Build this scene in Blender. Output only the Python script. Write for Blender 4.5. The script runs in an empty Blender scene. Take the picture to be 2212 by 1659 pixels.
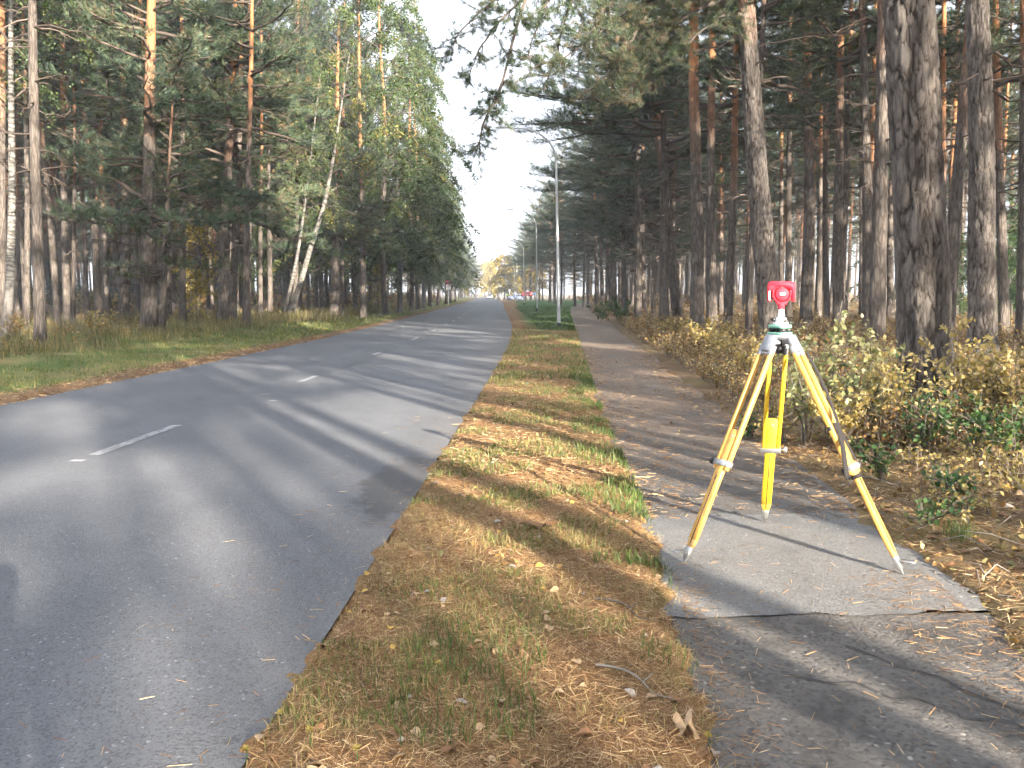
import bpy, math, random
import numpy as np
from mathutils import Vector, Matrix, noise as mnoise

# ------------------------------------------------------------------ camera, sky, sun, exposure
scene = bpy.context.scene
COL = scene.collection
rad = math.radians
CAM_H = 1.6
PITCH = 5.796
cam_d = bpy.data.cameras.new('camera')
cam = bpy.data.objects.new('camera', cam_d)
COL.objects.link(cam)
cam_d.sensor_width = 36.0
cam_d.lens = 36.0 * 1916 / 2212
cam_d.clip_end = 4000
cam_d.clip_start = 0.05
cam.location = (0, 0, CAM_H)
cam.rotation_euler = (rad(90 - PITCH), 0, 0)
scene.camera = cam

SUN_AZ = 152.0          # clockwise from +Y: behind the camera and to the right
SUN_EL = 16.5
to_sun = Vector((math.sin(rad(SUN_AZ)) * math.cos(rad(SUN_EL)), math.cos(rad(SUN_AZ)) * math.cos(rad(SUN_EL)), math.sin(rad(SUN_EL))))
world = bpy.data.worlds.new('World')
scene.world = world
world.use_nodes = True
wn, wl = world.node_tree.nodes, world.node_tree.links
wn.clear()
w_out = wn.new('ShaderNodeOutputWorld')
w_bg = wn.new('ShaderNodeBackground')
w_sky = wn.new('ShaderNodeTexSky')
w_sky.sky_type = 'NISHITA'
w_sky.sun_disc = False
w_sky.sun_elevation = rad(SUN_EL)
w_sky.sun_rotation = rad(SUN_AZ)
w_sky.air_density = 1.0
w_sky.dust_density = 2.5
w_sky.ozone_density = 1.0
# thin high cloud spread over the whole dome
w_tc = wn.new('ShaderNodeTexCoord')
w_map = wn.new('ShaderNodeMapping')
w_map.inputs['Scale'].default_value = (1.0, 1.0, 3.0)
w_noise = wn.new('ShaderNodeTexNoise')
w_noise.inputs['Scale'].default_value = 2.2
w_noise.inputs['Detail'].default_value = 6
w_ramp = wn.new('ShaderNodeValToRGB')
w_ramp.color_ramp.elements[0].position = 0.30
w_ramp.color_ramp.elements[0].color = (0.72, 0.72, 0.72, 1)
w_ramp.color_ramp.elements[1].position = 0.62
w_ramp.color_ramp.elements[1].color = (0.92, 0.92, 0.92, 1)
w_mix = wn.new('ShaderNodeMixRGB')
w_mix.inputs['Color2'].default_value = (6.0, 6.4, 7.2, 1)
wl.new(w_tc.outputs['Generated'], w_map.inputs['Vector'])
wl.new(w_map.outputs['Vector'], w_noise.inputs['Vector'])
wl.new(w_noise.outputs['Fac'], w_ramp.inputs['Fac'])
wl.new(w_ramp.outputs['Color'], w_mix.inputs['Fac'])
wl.new(w_sky.outputs['Color'], w_mix.inputs['Color1'])
wl.new(w_mix.outputs['Color'], w_bg.inputs['Color'])
w_bg.inputs['Strength'].default_value = 0.05
wl.new(w_bg.outputs['Background'], w_out.inputs['Surface'])

sun_d = bpy.data.lights.new('sun', 'SUN')
sun_d.energy = 5.0
sun_d.angle = rad(0.53)
sun_d.color = (1.0, 0.90, 0.76)
sun = bpy.data.objects.new('sun', sun_d)
COL.objects.link(sun)
sun.rotation_euler = to_sun.to_track_quat('Z', 'Y').to_euler()
sun.location = (20, -40, 30)

scene.view_settings.view_transform = 'Standard'
scene.view_settings.look = 'None'
scene.view_settings.exposure = 2.7
scene.view_settings.gamma = 1.0
scene.view_settings.use_curve_mapping = False
scene.render.engine = 'CYCLES'
scene.cycles.max_bounces = 5
scene.cycles.diffuse_bounces = 2
scene.cycles.use_adaptive_sampling = True
scene.cycles.adaptive_threshold = 0.04
scene.cycles.adaptive_min_samples = 8
scene.cycles.glossy_bounces = 2
scene.cycles.transmission_bounces = 3

RNG = np.random.default_rng(7)
random.seed(7)

# ------------------------------------------------------------------ helpers
F_PX = 1916.0
_p = rad(PITCH); CP, SP = math.cos(_p), math.sin(_p)

def at(u, v, depth):
    """point at a given distance down the road, from bearings read off the photograph"""
    x = (u - 1106) / F_PX; y = (829.5 - v) / F_PX
    d = (x, CP + y * SP, -SP + y * CP)
    t = depth / d[1]
    return Vector((d[0] * t, d[1] * t, CAM_H + d[2] * t))

class MB:
    def __init__(s):
        s.v = []; s.f = []; s.r = []; s.n = 0
    def add(s, v, f, r=None):
        v = np.asarray(v, dtype=np.float64).reshape(-1, 3)
        f = np.asarray(f, dtype=np.int64)
        s.v.append(v); s.f.append(f + s.n)
        s.r.append(np.full(len(f), 0.5) if r is None else np.broadcast_to(np.asarray(r, dtype=np.float64), (len(f),)))
        s.n += len(v)
        return s
    def empty(s): return s.n == 0
    def mesh(s, name, smooth=False):
        me = bpy.data.meshes.new(name)
        if s.n == 0: return me
        V = np.concatenate(s.v)
        loops = np.concatenate([f.reshape(-1) for f in s.f])
        tot = np.concatenate([np.full(len(f), f.shape[1]) for f in s.f])
        start = np.concatenate([[0], np.cumsum(tot)[:-1]])
        me.vertices.add(len(V)); me.vertices.foreach_set('co', V.astype(np.float32).ravel())
        me.loops.add(len(loops)); me.loops.foreach_set('vertex_index', loops.astype(np.int32))
        me.polygons.add(len(tot)); me.polygons.foreach_set('loop_start', start.astype(np.int32))
        me.polygons.foreach_set('loop_total', tot.astype(np.int32))
        a = me.attributes.new('rnd', 'FLOAT', 'FACE')
        a.data.foreach_set('value', np.concatenate(s.r).astype(np.float32))
        if smooth: me.polygons.foreach_set('use_smooth', np.ones(len(tot), dtype=bool))
        me.update(); me.validate()
        return me
    def build(s, name, mat, parent=None, smooth=False):
        return link(name, s.mesh(name, smooth), mat, parent)

def link(name, me, mat, parent=None):
    o = bpy.data.objects.new(name, me)
    if mat is not None and len(me.materials) == 0: me.materials.append(mat)
    COL.objects.link(o)
    if parent is not None: o.parent = parent
    return o

def tag(o, label=None, cat=None, group=None, kind=None):
    if label: o['label'] = label
    if cat: o['category'] = cat
    if group: o['group'] = group
    if kind: o['kind'] = kind
    return o

def empty(name, loc=(0, 0, 0), rz=0.0):
    o = bpy.data.objects.new(name, None); COL.objects.link(o)
    o.location = loc; o.rotation_euler = (0, 0, rz); o.empty_display_size = 0.2
    return o

def copy_tree(o, parent=None):
    c = o.copy(); COL.objects.link(c)
    if parent is not None: c.parent = parent
    for ch in list(o.children): copy_tree(ch, c)
    return c

def unit(a):
    return a / np.maximum(np.linalg.norm(a, axis=-1, keepdims=True), 1e-9)

def tube(mb, pts, radii, sides=8, cap=True, r=None):
    P = np.asarray(pts, float); n = len(P)
    R = np.broadcast_to(np.asarray(radii, float), (n,))
    T = unit(np.gradient(P, axis=0))
    up = np.array([0, 0, 1.0]) if abs(T[0][2]) < 0.9 else np.array([1.0, 0, 0])
    U = np.zeros_like(P); u = unit(np.cross(T[0], up))
    for i in range(n):
        u = u - T[i] * np.dot(u, T[i]); u = u / max(np.linalg.norm(u), 1e-9); U[i] = u
    W = np.cross(T, U)
    a = np.linspace(0, 2 * np.pi, sides, endpoint=False)
    V = P[:, None, :] + R[:, None, None] * (np.cos(a)[None, :, None] * U[:, None, :] + np.sin(a)[None, :, None] * W[:, None, :])
    i = np.arange(n - 1)[:, None] * sides; j = np.arange(sides)[None, :]; k = (j + 1) % sides
    Fq = np.stack([i + j, i + k, i + sides + k, i + sides + j], -1).reshape(-1, 4)
    mb.add(V.reshape(-1, 3), Fq, r)
    if cap:
        mb.add(V[-1], np.arange(sides)[None, :], r); mb.add(V[0], np.arange(sides)[None, ::-1], r)
    return mb

def box(mb, c, s, M=None, taper=None, r=None, bevel=0.0):
    """box centre c, full size s, optional 3x3 axes M (columns), taper scales the +z face in x,y"""
    hx, hy, hz = s[0] / 2, s[1] / 2, s[2] / 2
    tx, ty = taper if taper else (1, 1)
    b = min(bevel, hx * .45, hy * .45, hz * .45)
    if b <= 0:
        V = np.array([[-hx, -hy, -hz], [hx, -hy, -hz], [hx, hy, -hz], [-hx, hy, -hz], [-hx * tx, -hy * ty, hz], [hx * tx, -hy * ty, hz], [hx * tx, hy * ty, hz], [-hx * tx, hy * ty, hz]])
        Fq = np.array([[0, 3, 2, 1], [4, 5, 6, 7], [0, 1, 5, 4], [1, 2, 6, 5], [2, 3, 7, 6], [3, 0, 4, 7]])
        Ft = None
    else:
        def ring(z, ox, oy, sx, sy):
            x, y = hx * sx - ox, hy * sy - oy
            X, Y = hx * sx, hy * sy
            k = b if ox == 0 else 0
            if k: return [[-X + b, -Y, z], [X - b, -Y, z], [X, -Y + b, z], [X, Y - b, z], [X - b, Y, z], [-X + b, Y, z], [-X, Y - b, z], [-X, -Y + b, z]]
            c2 = b * .3
            return [[-x + c2, -y, z], [x - c2, -y, z], [x, -y + c2, z], [x, y - c2, z], [x - c2, y, z], [-x + c2, y, z], [-x, y - c2, z], [-x, -y + c2, z]]
        V = np.array(ring(-hz, b, b, 1, 1) + ring(-hz + b, 0, 0, 1, 1) + ring(hz - b, 0, 0, tx, ty) + ring(hz, b, b, tx, ty))
        Fq = []
        for q in range(3):
            for j in range(8):
                Fq.append([q * 8 + j, q * 8 + (j + 1) % 8, q * 8 + 8 + (j + 1) % 8, q * 8 + 8 + j])
        Fq = np.array(Fq); Ft = np.array([[24 + j for j in range(8)], [7 - j for j in range(8)]])
    if M is not None: V = V @ np.asarray(M).T
    V = V + np.asarray(c)
    n0 = mb.n
    mb.add(V, Fq, r)
    if Ft is not None:
        mb.f.append(Ft + n0); mb.r.append(np.full(len(Ft), .5 if r is None else r))
    return mb

def lathe(mb, prof, c=(0, 0, 0), M=None, sides=20, r=None):
    """prof: list of (radius, height)"""
    pr = np.array(prof, float); n = len(pr)
    a = np.linspace(0, 2 * np.pi, sides, endpoint=False)
    V = np.stack([pr[:, 0][:, None] * np.cos(a), pr[:, 0][:, None] * np.sin(a), np.repeat(pr[:, 1][:, None], sides, 1)], -1)
    V = V.reshape(-1, 3)
    if M is not None: V = V @ np.asarray(M).T
    V = V + np.asarray(c)
    i = np.arange(n - 1)[:, None] * sides; j = np.arange(sides)[None, :]; k = (j + 1) % sides
    n0 = mb.n
    mb.add(V, np.stack([i + j, i + k, i + sides + k, i + sides + j], -1).reshape(-1, 4), r)
    caps = np.array([np.arange(sides)[::-1], np.arange(sides) + (n - 1) * sides]) + n0
    mb.f.append(caps); mb.r.append(np.full(2, .5 if r is None else r))
    return mb

def prism(mb, outline, depth, c=(0, 0, 0), M=None, r=None):
    """outline in local x,z extruded along y by depth; concave outlines allowed"""
    o = np.array(outline, float); n = len(o)
    V = np.concatenate([np.stack([o[:, 0], np.full(n, -depth / 2), o[:, 1]], -1), np.stack([o[:, 0], np.full(n, depth / 2), o[:, 1]], -1)])
    if M is not None: V = V @ np.asarray(M).T
    V = V + np.asarray(c)
    j = np.arange(n); k = (j + 1) % n
    n0 = mb.n
    mb.add(V, np.stack([j, j + n, k + n, k], -1), r)
    caps = np.array([j, (j + n)[::-1]]) + n0
    mb.f.append(caps); mb.r.append(np.full(2, .5 if r is None else r))
    return mb

def axes(z, x=None):
    """orthonormal axes (columns) with the third along z and the first near x"""
    z = unit(np.asarray(z, float))
    x = np.array([1.0, 0, 0]) if x is None else np.asarray(x, float)
    y = unit(np.cross(z, x)); x = np.cross(y, z)
    return np.stack([x, y, z], 1)

def rand_dirs(n, rng):
    v = rng.normal(size=(n, 3)); return unit(v)

def leaves(mb, P, size, rng, up=0.4, fold=0.25, aspect=0.62, rnd=None, D=None):
    """folded diamond leaves, four triangles' worth of verts each, random facing"""
    n = len(P)
    if n == 0: return
    S = np.broadcast_to(np.asarray(size, float), (n,)) * rng.uniform(.7, 1.25, n)
    a = rand_dirs(n, rng) if D is None else unit(D + 0.45 * rand_dirs(n, rng))
    nn = rand_dirs(n, rng); nn[:, 2] = np.abs(nn[:, 2]) + up; nn = unit(nn - a * np.sum(nn * a, 1, keepdims=True))
    b = np.cross(nn, a)
    w = S * aspect * .5
    p0 = P; p1 = P + a * S[:, None]
    m = P + a * (S * .42)[:, None]
    l = m + b * w[:, None] + nn * (w * fold)[:, None]; rr = m - b * w[:, None] + nn * (w * fold)[:, None]
    V = np.stack([p0, rr, p1, l], 1).reshape(-1, 3)
    i = np.arange(n)[:, None] * 4
    Ft = np.concatenate([i + np.array([[0, 1, 2]]), i + np.array([[0, 2, 3]])], 1).reshape(-1, 3)
    rv = rng.uniform(0, 1, n) if rnd is None else rnd
    mb.add(V, Ft, np.repeat(rv, 2))

def tufts(mb, P, D, k, L, w, rng, spread=0.75, rnd=None):
    """needle tufts: k slim triangles per tuft fanning round direction D"""
    n = len(P)
    if n == 0: return
    Pn = np.repeat(P, k, 0) + rng.normal(size=(n * k, 3)) * L * .18
    dirs = unit(np.repeat(unit(D), k, 0) + spread * rand_dirs(n * k, rng))
    Ln = L * rng.uniform(.65, 1.2, n * k)
    side = unit(np.cross(dirs, rand_dirs(n * k, rng)))
    ww = (w * .5) * rng.uniform(.7, 1.3, n * k)
    V = np.stack([Pn - side * ww[:, None], Pn + side * ww[:, None], Pn + dirs * Ln[:, None]], 1).reshape(-1, 3)
    Ft = np.arange(n * k * 3).reshape(-1, 3)
    rv = rng.uniform(0, 1, n) if rnd is None else rnd
    mb.add(V, Ft, np.clip(np.repeat(rv, k) + rng.normal(0, .12, n * k), 0, 1))

def blades(mb, P, H, W, rng, lean=0.5, rnd=None, bend=True):
    """grass blades: two-segment tapering strips"""
    n = len(P)
    if n == 0: return
    H = np.broadcast_to(np.asarray(H, float), (n,)) * rng.uniform(.5, 1.3, n)
    W = np.broadcast_to(np.asarray(W, float), (n,))
    az = rng.uniform(0, 2 * np.pi, n); le = np.abs(rng.normal(0, lean, n))
    d = np.stack([np.cos(az) * np.sin(le), np.sin(az) * np.sin(le), np.cos(le)], 1)
    a2 = rng.uniform(0, 2 * np.pi, n)
    s = np.stack([np.cos(a2), np.sin(a2), np.zeros(n)], 1) * (W * .5)[:, None]
    mid = P + d * (H * .55)[:, None]
    hd = np.stack([np.cos(az), np.sin(az), np.zeros(n)], 1)
    tip = mid + unit(d + hd * .7 * le[:, None]) * (H * .45)[:, None]
    V = np.stack([P - s, P + s, mid + s * .8, mid - s * .8, tip], 1).reshape(-1, 3)
    i = np.arange(n)[:, None] * 5
    Ft = np.concatenate([i + [[0, 1, 2]], i + [[0, 2, 3]], i + [[3, 2, 4]]], 1).reshape(-1, 3)
    rv = rng.uniform(0, 1, n) if rnd is None else rnd
    mb.add(V, Ft, np.repeat(rv, 3))

def flat_needles(mb, P, L, W, rng, tilt=.12, rnd=None, curve=.0):
    n = len(P)
    if n == 0: return
    az = rng.uniform(0, 2 * np.pi, n)
    L = np.broadcast_to(np.asarray(L, float), (n,)) * rng.uniform(.5, 1.2, n)
    W = np.broadcast_to(np.asarray(W, float), (n,))
    t = rng.normal(0, tilt, n)
    d = np.stack([np.cos(az), np.sin(az), t], 1) * (L * .5)[:, None]
    s = np.stack([-np.sin(az), np.cos(az), rng.normal(0, .5, n)], 1) * (W * .5)[:, None]
    zo = np.abs(d[:, 2])
    P = P + np.stack([0 * zo, 0 * zo, zo], 1)
    V = np.stack([P - d - s, P + d - s, P + d + s, P - d + s], 1).reshape(-1, 3)
    mb.add(V, np.arange(n * 4).reshape(-1, 4), rng.uniform(0, 1, n) if rnd is None else rnd)

# ------------------------------------------------------------------ materials
def new_mat(name):
    m = bpy.data.materials.new(name); m.use_nodes = True
    nt = m.node_tree; nt.nodes.clear()
    return m, nt.nodes, nt.links

def ramp(nodes, stops, interp='LINEAR'):
    r = nodes.new('ShaderNodeValToRGB'); cr = r.color_ramp; cr.interpolation = interp
    while len(cr.elements) < len(stops): cr.elements.new(0.5)
    for e, (p, c) in zip(cr.elements, stops):
        e.position = p; e.color = (*c, 1) if len(c) == 3 else c
    return r

def tex_noise(nodes, links, vec, scale, detail=4, rough=.55, dist=0.0):
    t = nodes.new('ShaderNodeTexNoise'); t.inputs['Scale'].default_value = scale
    t.inputs['Detail'].default_value = detail; t.inputs['Roughness'].default_value = rough; t.inputs['Distortion'].default_value = dist
    if vec is not None: links.new(vec, t.inputs['Vector'])
    return t

def mixc(nodes, links, fac, a, b, mode='MIX'):
    m = nodes.new('ShaderNodeMixRGB'); m.blend_type = mode
    for k, v in (('Fac', fac), ('Color1', a), ('Color2', b)):
        if isinstance(v, (int, float)): m.inputs[k].default_value = v
        elif isinstance(v, tuple): m.inputs[k].default_value = (*v, 1)
        else: links.new(v, m.inputs[k])
    return m.outputs['Color']

def math_n(nodes, links, op, a, b=None, clamp=False):
    m = nodes.new('ShaderNodeMath'); m.operation = op; m.use_clamp = clamp
    for i, v in enumerate((a, b)):
        if v is None: continue
        if isinstance(v, (int, float)): m.inputs[i].default_value = v
        else: links.new(v, m.inputs[i])
    return m.outputs[0]

def mapped(nodes, links, coord='Object', scale=(1, 1, 1)):
    tc = nodes.new('ShaderNodeTexCoord'); mp = nodes.new('ShaderNodeMapping')
    mp.inputs['Scale'].default_value = scale
    links.new(tc.outputs[coord], mp.inputs['Vector'])
    return mp.outputs['Vector'], tc

def finish(m, nodes, links, color, rough=.8, bump=None, bump_s=.3, bump_d=.02, spec=.3, metal=0.0):
    o = nodes.new('ShaderNodeOutputMaterial'); b = nodes.new('ShaderNodeBsdfPrincipled')
    if isinstance(color, tuple): b.inputs['Base Color'].default_value = (*color, 1)
    else: links.new(color, b.inputs['Base Color'])
    if isinstance(rough, (int, float)): b.inputs['Roughness'].default_value = rough
    else: links.new(rough, b.inputs['Roughness'])
    b.inputs['Specular IOR Level'].default_value = spec
    b.inputs['Metallic'].default_value = metal
    if bump is not None:
        bp = nodes.new('ShaderNodeBump'); bp.inputs['Strength'].default_value = bump_s; bp.inputs['Distance'].default_value = bump_d
        links.new(bump, bp.inputs['Height']); links.new(bp.outputs['Normal'], b.inputs['Normal'])
    links.new(b.outputs['BSDF'], o.inputs['Surface'])
    return m

def plain(name, col, rough=.5, metal=0.0, spec=.4, vary=.12, scale=30, bump_s=.08):
    m, n, l = new_mat(name)
    vec, _ = mapped(n, l)
    t = tex_noise(n, l, vec, scale, 5)
    r = ramp(n, [(.3, tuple(c * (1 - vary) for c in col)), (.7, tuple(min(1, c * (1 + vary)) for c in col))])
    l.new(t.outputs['Fac'], r.inputs['Fac'])
    return finish(m, n, l, r.outputs['Color'], rough, t.outputs['Fac'], bump_s, .002, spec, metal)

def leaf_mat(name, stops, transl=.35, rough=.5, gloss=.25, objvar=.25):
    """foliage: colour picked per leaf from its stored random number, shifted a little per plant"""
    m, n, l = new_mat(name)
    at_ = n.new('ShaderNodeAttribute'); at_.attribute_name = 'rnd'
    oi = n.new('ShaderNodeObjectInfo')
    v = math_n(n, l, 'ADD', at_.outputs['Fac'], math_n(n, l, 'MULTIPLY', math_n(n, l, 'SUBTRACT', oi.outputs['Random'], .5), objvar), True)
    r = ramp(n, stops); l.new(v, r.inputs['Fac'])
    b = n.new('ShaderNodeBsdfPrincipled'); b.inputs['Roughness'].default_value = rough
    b.inputs['Specular IOR Level'].default_value = gloss
    l.new(r.outputs['Color'], b.inputs['Base Color'])
    tr = n.new('ShaderNodeBsdfTranslucent')
    l.new(mixc(n, l, .5, r.outputs['Color'], (.5, .5, .1), 'OVERLAY'), tr.inputs['Color'])
    mx = n.new('ShaderNodeMixShader'); mx.inputs['Fac'].default_value = transl
    l.new(b.outputs['BSDF'], mx.inputs[1]); l.new(tr.outputs['BSDF'], mx.inputs[2])
    o = n.new('ShaderNodeOutputMaterial'); l.new(mx.outputs['Shader'], o.inputs['Surface'])
    return m

MAT = {}
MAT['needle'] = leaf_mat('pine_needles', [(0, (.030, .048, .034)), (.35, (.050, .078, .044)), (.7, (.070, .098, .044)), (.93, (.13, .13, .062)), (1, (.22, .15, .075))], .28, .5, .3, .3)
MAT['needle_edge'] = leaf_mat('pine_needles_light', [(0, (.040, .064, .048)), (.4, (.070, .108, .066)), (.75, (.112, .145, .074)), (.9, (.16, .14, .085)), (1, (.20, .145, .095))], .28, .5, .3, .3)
MAT['birch_leaf'] = leaf_mat('birch_leaves', [(0, (.040, .070, .024)), (.55, (.070, .110, .036)), (.85, (.115, .14, .045)), (1, (.28, .22, .05))], .35, .45, .3, .3)
MAT['yellow_leaf'] = leaf_mat('yellow_leaves', [(0, (.22, .18, .04)), (.5, (.42, .32, .07)), (1, (.55, .46, .16))], .45, .5, .2, .1)
MAT['shrub_pale'] = leaf_mat('pale_shrub_leaves', [(0, (.10, .14, .06)), (.35, (.26, .29, .13)), (.7, (.44, .42, .20)), (1, (.60, .55, .32))], .35, .4, .4, .15)
MAT['shrub_yellow'] = leaf_mat('yellow_shrub_leaves', [(0, (.11, .11, .04)), (.3, (.27, .20, .065)), (.7, (.42, .32, .11)), (1, (.56, .46, .22))], .35, .45, .35, .2)
MAT['shrub_green'] = leaf_mat('green_shrub_leaves', [(0, (.025, .06, .025)), (.5, (.05, .11, .035)), (.85, (.11, .17, .05)), (1, (.28, .24, .08))], .35, .4, .35, .2)
MAT['under'] = leaf_mat('undergrowth_leaves', [(0, (.085, .06, .03)), (.3, (.20, .11, .042)), (.6, (.31, .19, .068)), (.80, (.38, .28, .12)), (.90, (.13, .15, .055)), (1, (.50, .42, .22))], .3, .55, .25, 0)
MAT['grass'] = leaf_mat('grass_blades', [(0, (.05, .09, .025)), (.4, (.09, .14, .035)), (.7, (.17, .18, .06)), (1, (.36, .28, .12))], .3, .5, .3, 0)
MAT['dry_grass'] = leaf_mat('dry_grass_blades', [(0, (.07, .08, .03)), (.4, (.13, .12, .05)), (.75, (.24, .19, .085)), (1, (.38, .30, .15))], .25, .6, .2, 0)
MAT['litter'] = leaf_mat('fallen_needles', [(0, (.10, .055, .028)), (.4, (.23, .125, .056)), (.75, (.40, .25, .12)), (1, (.53, .40, .23))], .1, .6, .25, 0)
MAT['branch'] = leaf_mat('branch_bark', [(0, (.045, .036, .030)), (.6, (.085, .066, .054)), (1, (.16, .125, .10))], 0, .85, .12, .2)
MAT['twig'] = leaf_mat('dead_twigs', [(0, (.06, .05, .042)), (.6, (.15, .125, .105)), (1, (.27, .24, .2))], 0, .8, .15, .2)
for nm, c in (('tan', (.34, .23, .13)), ('yellow', (.46, .29, .06)), ('brown', (.20, .10, .045)), ('grey', (.26, .225, .19))):
    MAT['leaf_' + nm] = plain('dry_leaf_' + nm, c, .6, 0, .3, .25, 60, .3)

def bark_mat(name, low, high, change, spread, plate=(9, 9, 2.4), crack_dark=.35, attr=False):
    m, n, l = new_mat(name)
    tc = n.new('ShaderNodeTexCoord'); oi = n.new('ShaderNodeObjectInfo')
    sx = n.new('ShaderNodeSeparateXYZ'); l.new(tc.outputs['Object'], sx.inputs[0])
    off = n.new('ShaderNodeVectorMath'); off.operation = 'ADD'
    cmb = n.new('ShaderNodeCombineXYZ'); sc = math_n(n, l, 'MULTIPLY', oi.outputs['Random'], 37.0)
    for k in range(3): l.new(sc, cmb.inputs[k])
    l.new(tc.outputs['Object'], off.inputs[0]); l.new(cmb.outputs[0], off.inputs[1])
    mp = n.new('ShaderNodeMapping'); mp.inputs['Scale'].default_value = plate; l.new(off.outputs[0], mp.inputs['Vector'])
    big = tex_noise(n, l, off.outputs[0], .7, 3)
    wob = tex_noise(n, l, mp.outputs['Vector'], 1.3, 3)
    wv = n.new('ShaderNodeVectorMath'); wv.operation = 'ADD'
    wsc = n.new('ShaderNodeVectorMath'); wsc.operation = 'SCALE'; wsc.inputs['Scale'].default_value = .9
    l.new(wob.outputs['Color'], wsc.inputs[0]); l.new(mp.outputs['Vector'], wv.inputs[0]); l.new(wsc.outputs[0], wv.inputs[1])
    vo = n.new('ShaderNodeTexVoronoi'); vo.feature = 'DISTANCE_TO_EDGE'; vo.inputs['Scale'].default_value = 1.0
    l.new(wv.outputs[0], vo.inputs['Vector'])
    vc = n.new('ShaderNodeTexVoronoi'); vc.feature = 'F1'; vc.inputs['Scale'].default_value = 1.0; l.new(wv.outputs[0], vc.inputs['Vector'])
    fine = tex_noise(n, l, mp.outputs['Vector'], 9, 5, .7)
    cr = ramp(n, [(0, (0, 0, 0)), (.10, (.55, .55, .55)), (.30, (1, 1, 1))]); l.new(vo.outputs['Distance'], cr.inputs['Fac'])
    # height at which grey plated bark gives way to thin orange bark, different on each tree
    hz = math_n(n, l, 'ADD', sx.outputs['Z'], math_n(n, l, 'MULTIPLY', math_n(n, l, 'SUBTRACT', oi.outputs['Random'], .5), 5.0))
    hz = math_n(n, l, 'ADD', hz, math_n(n, l, 'MULTIPLY', math_n(n, l, 'SUBTRACT', big.outputs['Fac'], .5), 6.0))
    hf = math_n(n, l, 'DIVIDE', math_n(n, l, 'SUBTRACT', hz, change), spread, True)
    hf = math_n(n, l, 'MINIMUM', math_n(n, l, 'MAXIMUM', hf, 0.0), 1.0)
    var = ramp(n, [(.2, tuple(c * .72 for c in low)), (.5, low), (.8, tuple(c * 1.35 for c in low))]); l.new(fine.outputs['Fac'], var.inputs['Fac'])
    cellv = mixc(n, l, .30, var.outputs['Color'], vc.outputs['Color'], 'SOFT_LIGHT')
    bwn = n.new('ShaderNodeRGBToBW'); l.new(cellv, bwn.inputs[0])
    lowc = mixc(n, l, .95, cellv, mixc(n, l, 1.0, bwn.outputs[0], tuple(c / (sum(low) / 3) for c in low), 'MULTIPLY'))
    highc = mixc(n, l, fine.outputs['Fac'], tuple(c * .6 for c in high), tuple(c * 1.3 for c in high))
    colr = mixc(n, l, hf, lowc, highc)
    dark = math_n(n, l, 'MULTIPLY', math_n(n, l, 'SUBTRACT', 1.0, cr.outputs['Color']), math_n(n, l, 'SUBTRACT', 1.0, math_n(n, l, 'MULTIPLY', hf, .75)))
    if attr:
        av = n.new('ShaderNodeAttribute'); av.attribute_name = 'crack'
        dark = math_n(n, l, 'MAXIMUM', math_n(n, l, 'MULTIPLY', dark, .5), av.outputs['Fac'])
    colr = mixc(n, l, math_n(n, l, 'MULTIPLY', dark, 1 - crack_dark), colr, (.020, .015, .012))
    hgt = math_n(n, l, 'ADD', math_n(n, l, 'MULTIPLY', cr.outputs['Color'], .8), math_n(n, l, 'MULTIPLY', fine.outputs['Fac'], .5))
    return finish(m, n, l, colr, .9, hgt, .7, .03, .15)

MAT['bark'] = bark_mat('pine_bark', (.128, .108, .093), (.36, .165, .075), 7.2, 4.0)
MAT['bark_hero'] = bark_mat('pine_bark_plated', (.150, .130, .115), (.33, .16, .08), 9.5, 4.0, (11, 11, 3.0), .12, True)

def birch_mat():
    m, n, l = new_mat('birch_bark')
    vec, tc = mapped(n, l, 'Object', (2.2, 2.2, 9))
    t = tex_noise(n, l, vec, 1.6, 5, .65)
    r = ramp(n, [(.42, (.04, .036, .032)), (.54, (.15, .142, .128)), (.78, (.26, .25, .23))]); l.new(t.outputs['Fac'], r.inputs['Fac'])
    sx = n.new('ShaderNodeSeparateXYZ'); l.new(tc.outputs['Object'], sx.inputs[0])
    v2, _ = mapped(n, l, 'Object', (7, 7, 2.0)); t2 = tex_noise(n, l, v2, 1.5, 5, .7)
    base = ramp(n, [(.35, (.05, .045, .04)), (.65, (.22, .20, .18))]); l.new(t2.outputs['Fac'], base.inputs['Fac'])
    f = math_n(n, l, 'MULTIPLY', math_n(n, l, 'SUBTRACT', 2.6, math_n(n, l, 'ADD', sx.outputs['Z'], t.outputs['Fac'])), .8, True)
    return finish(m, n, l, mixc(n, l, f, r.outputs['Color'], base.outputs['Color']), .75, t2.outputs['Fac'], .3, .01, .2)
MAT['birch_bark'] = birch_mat()

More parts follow.
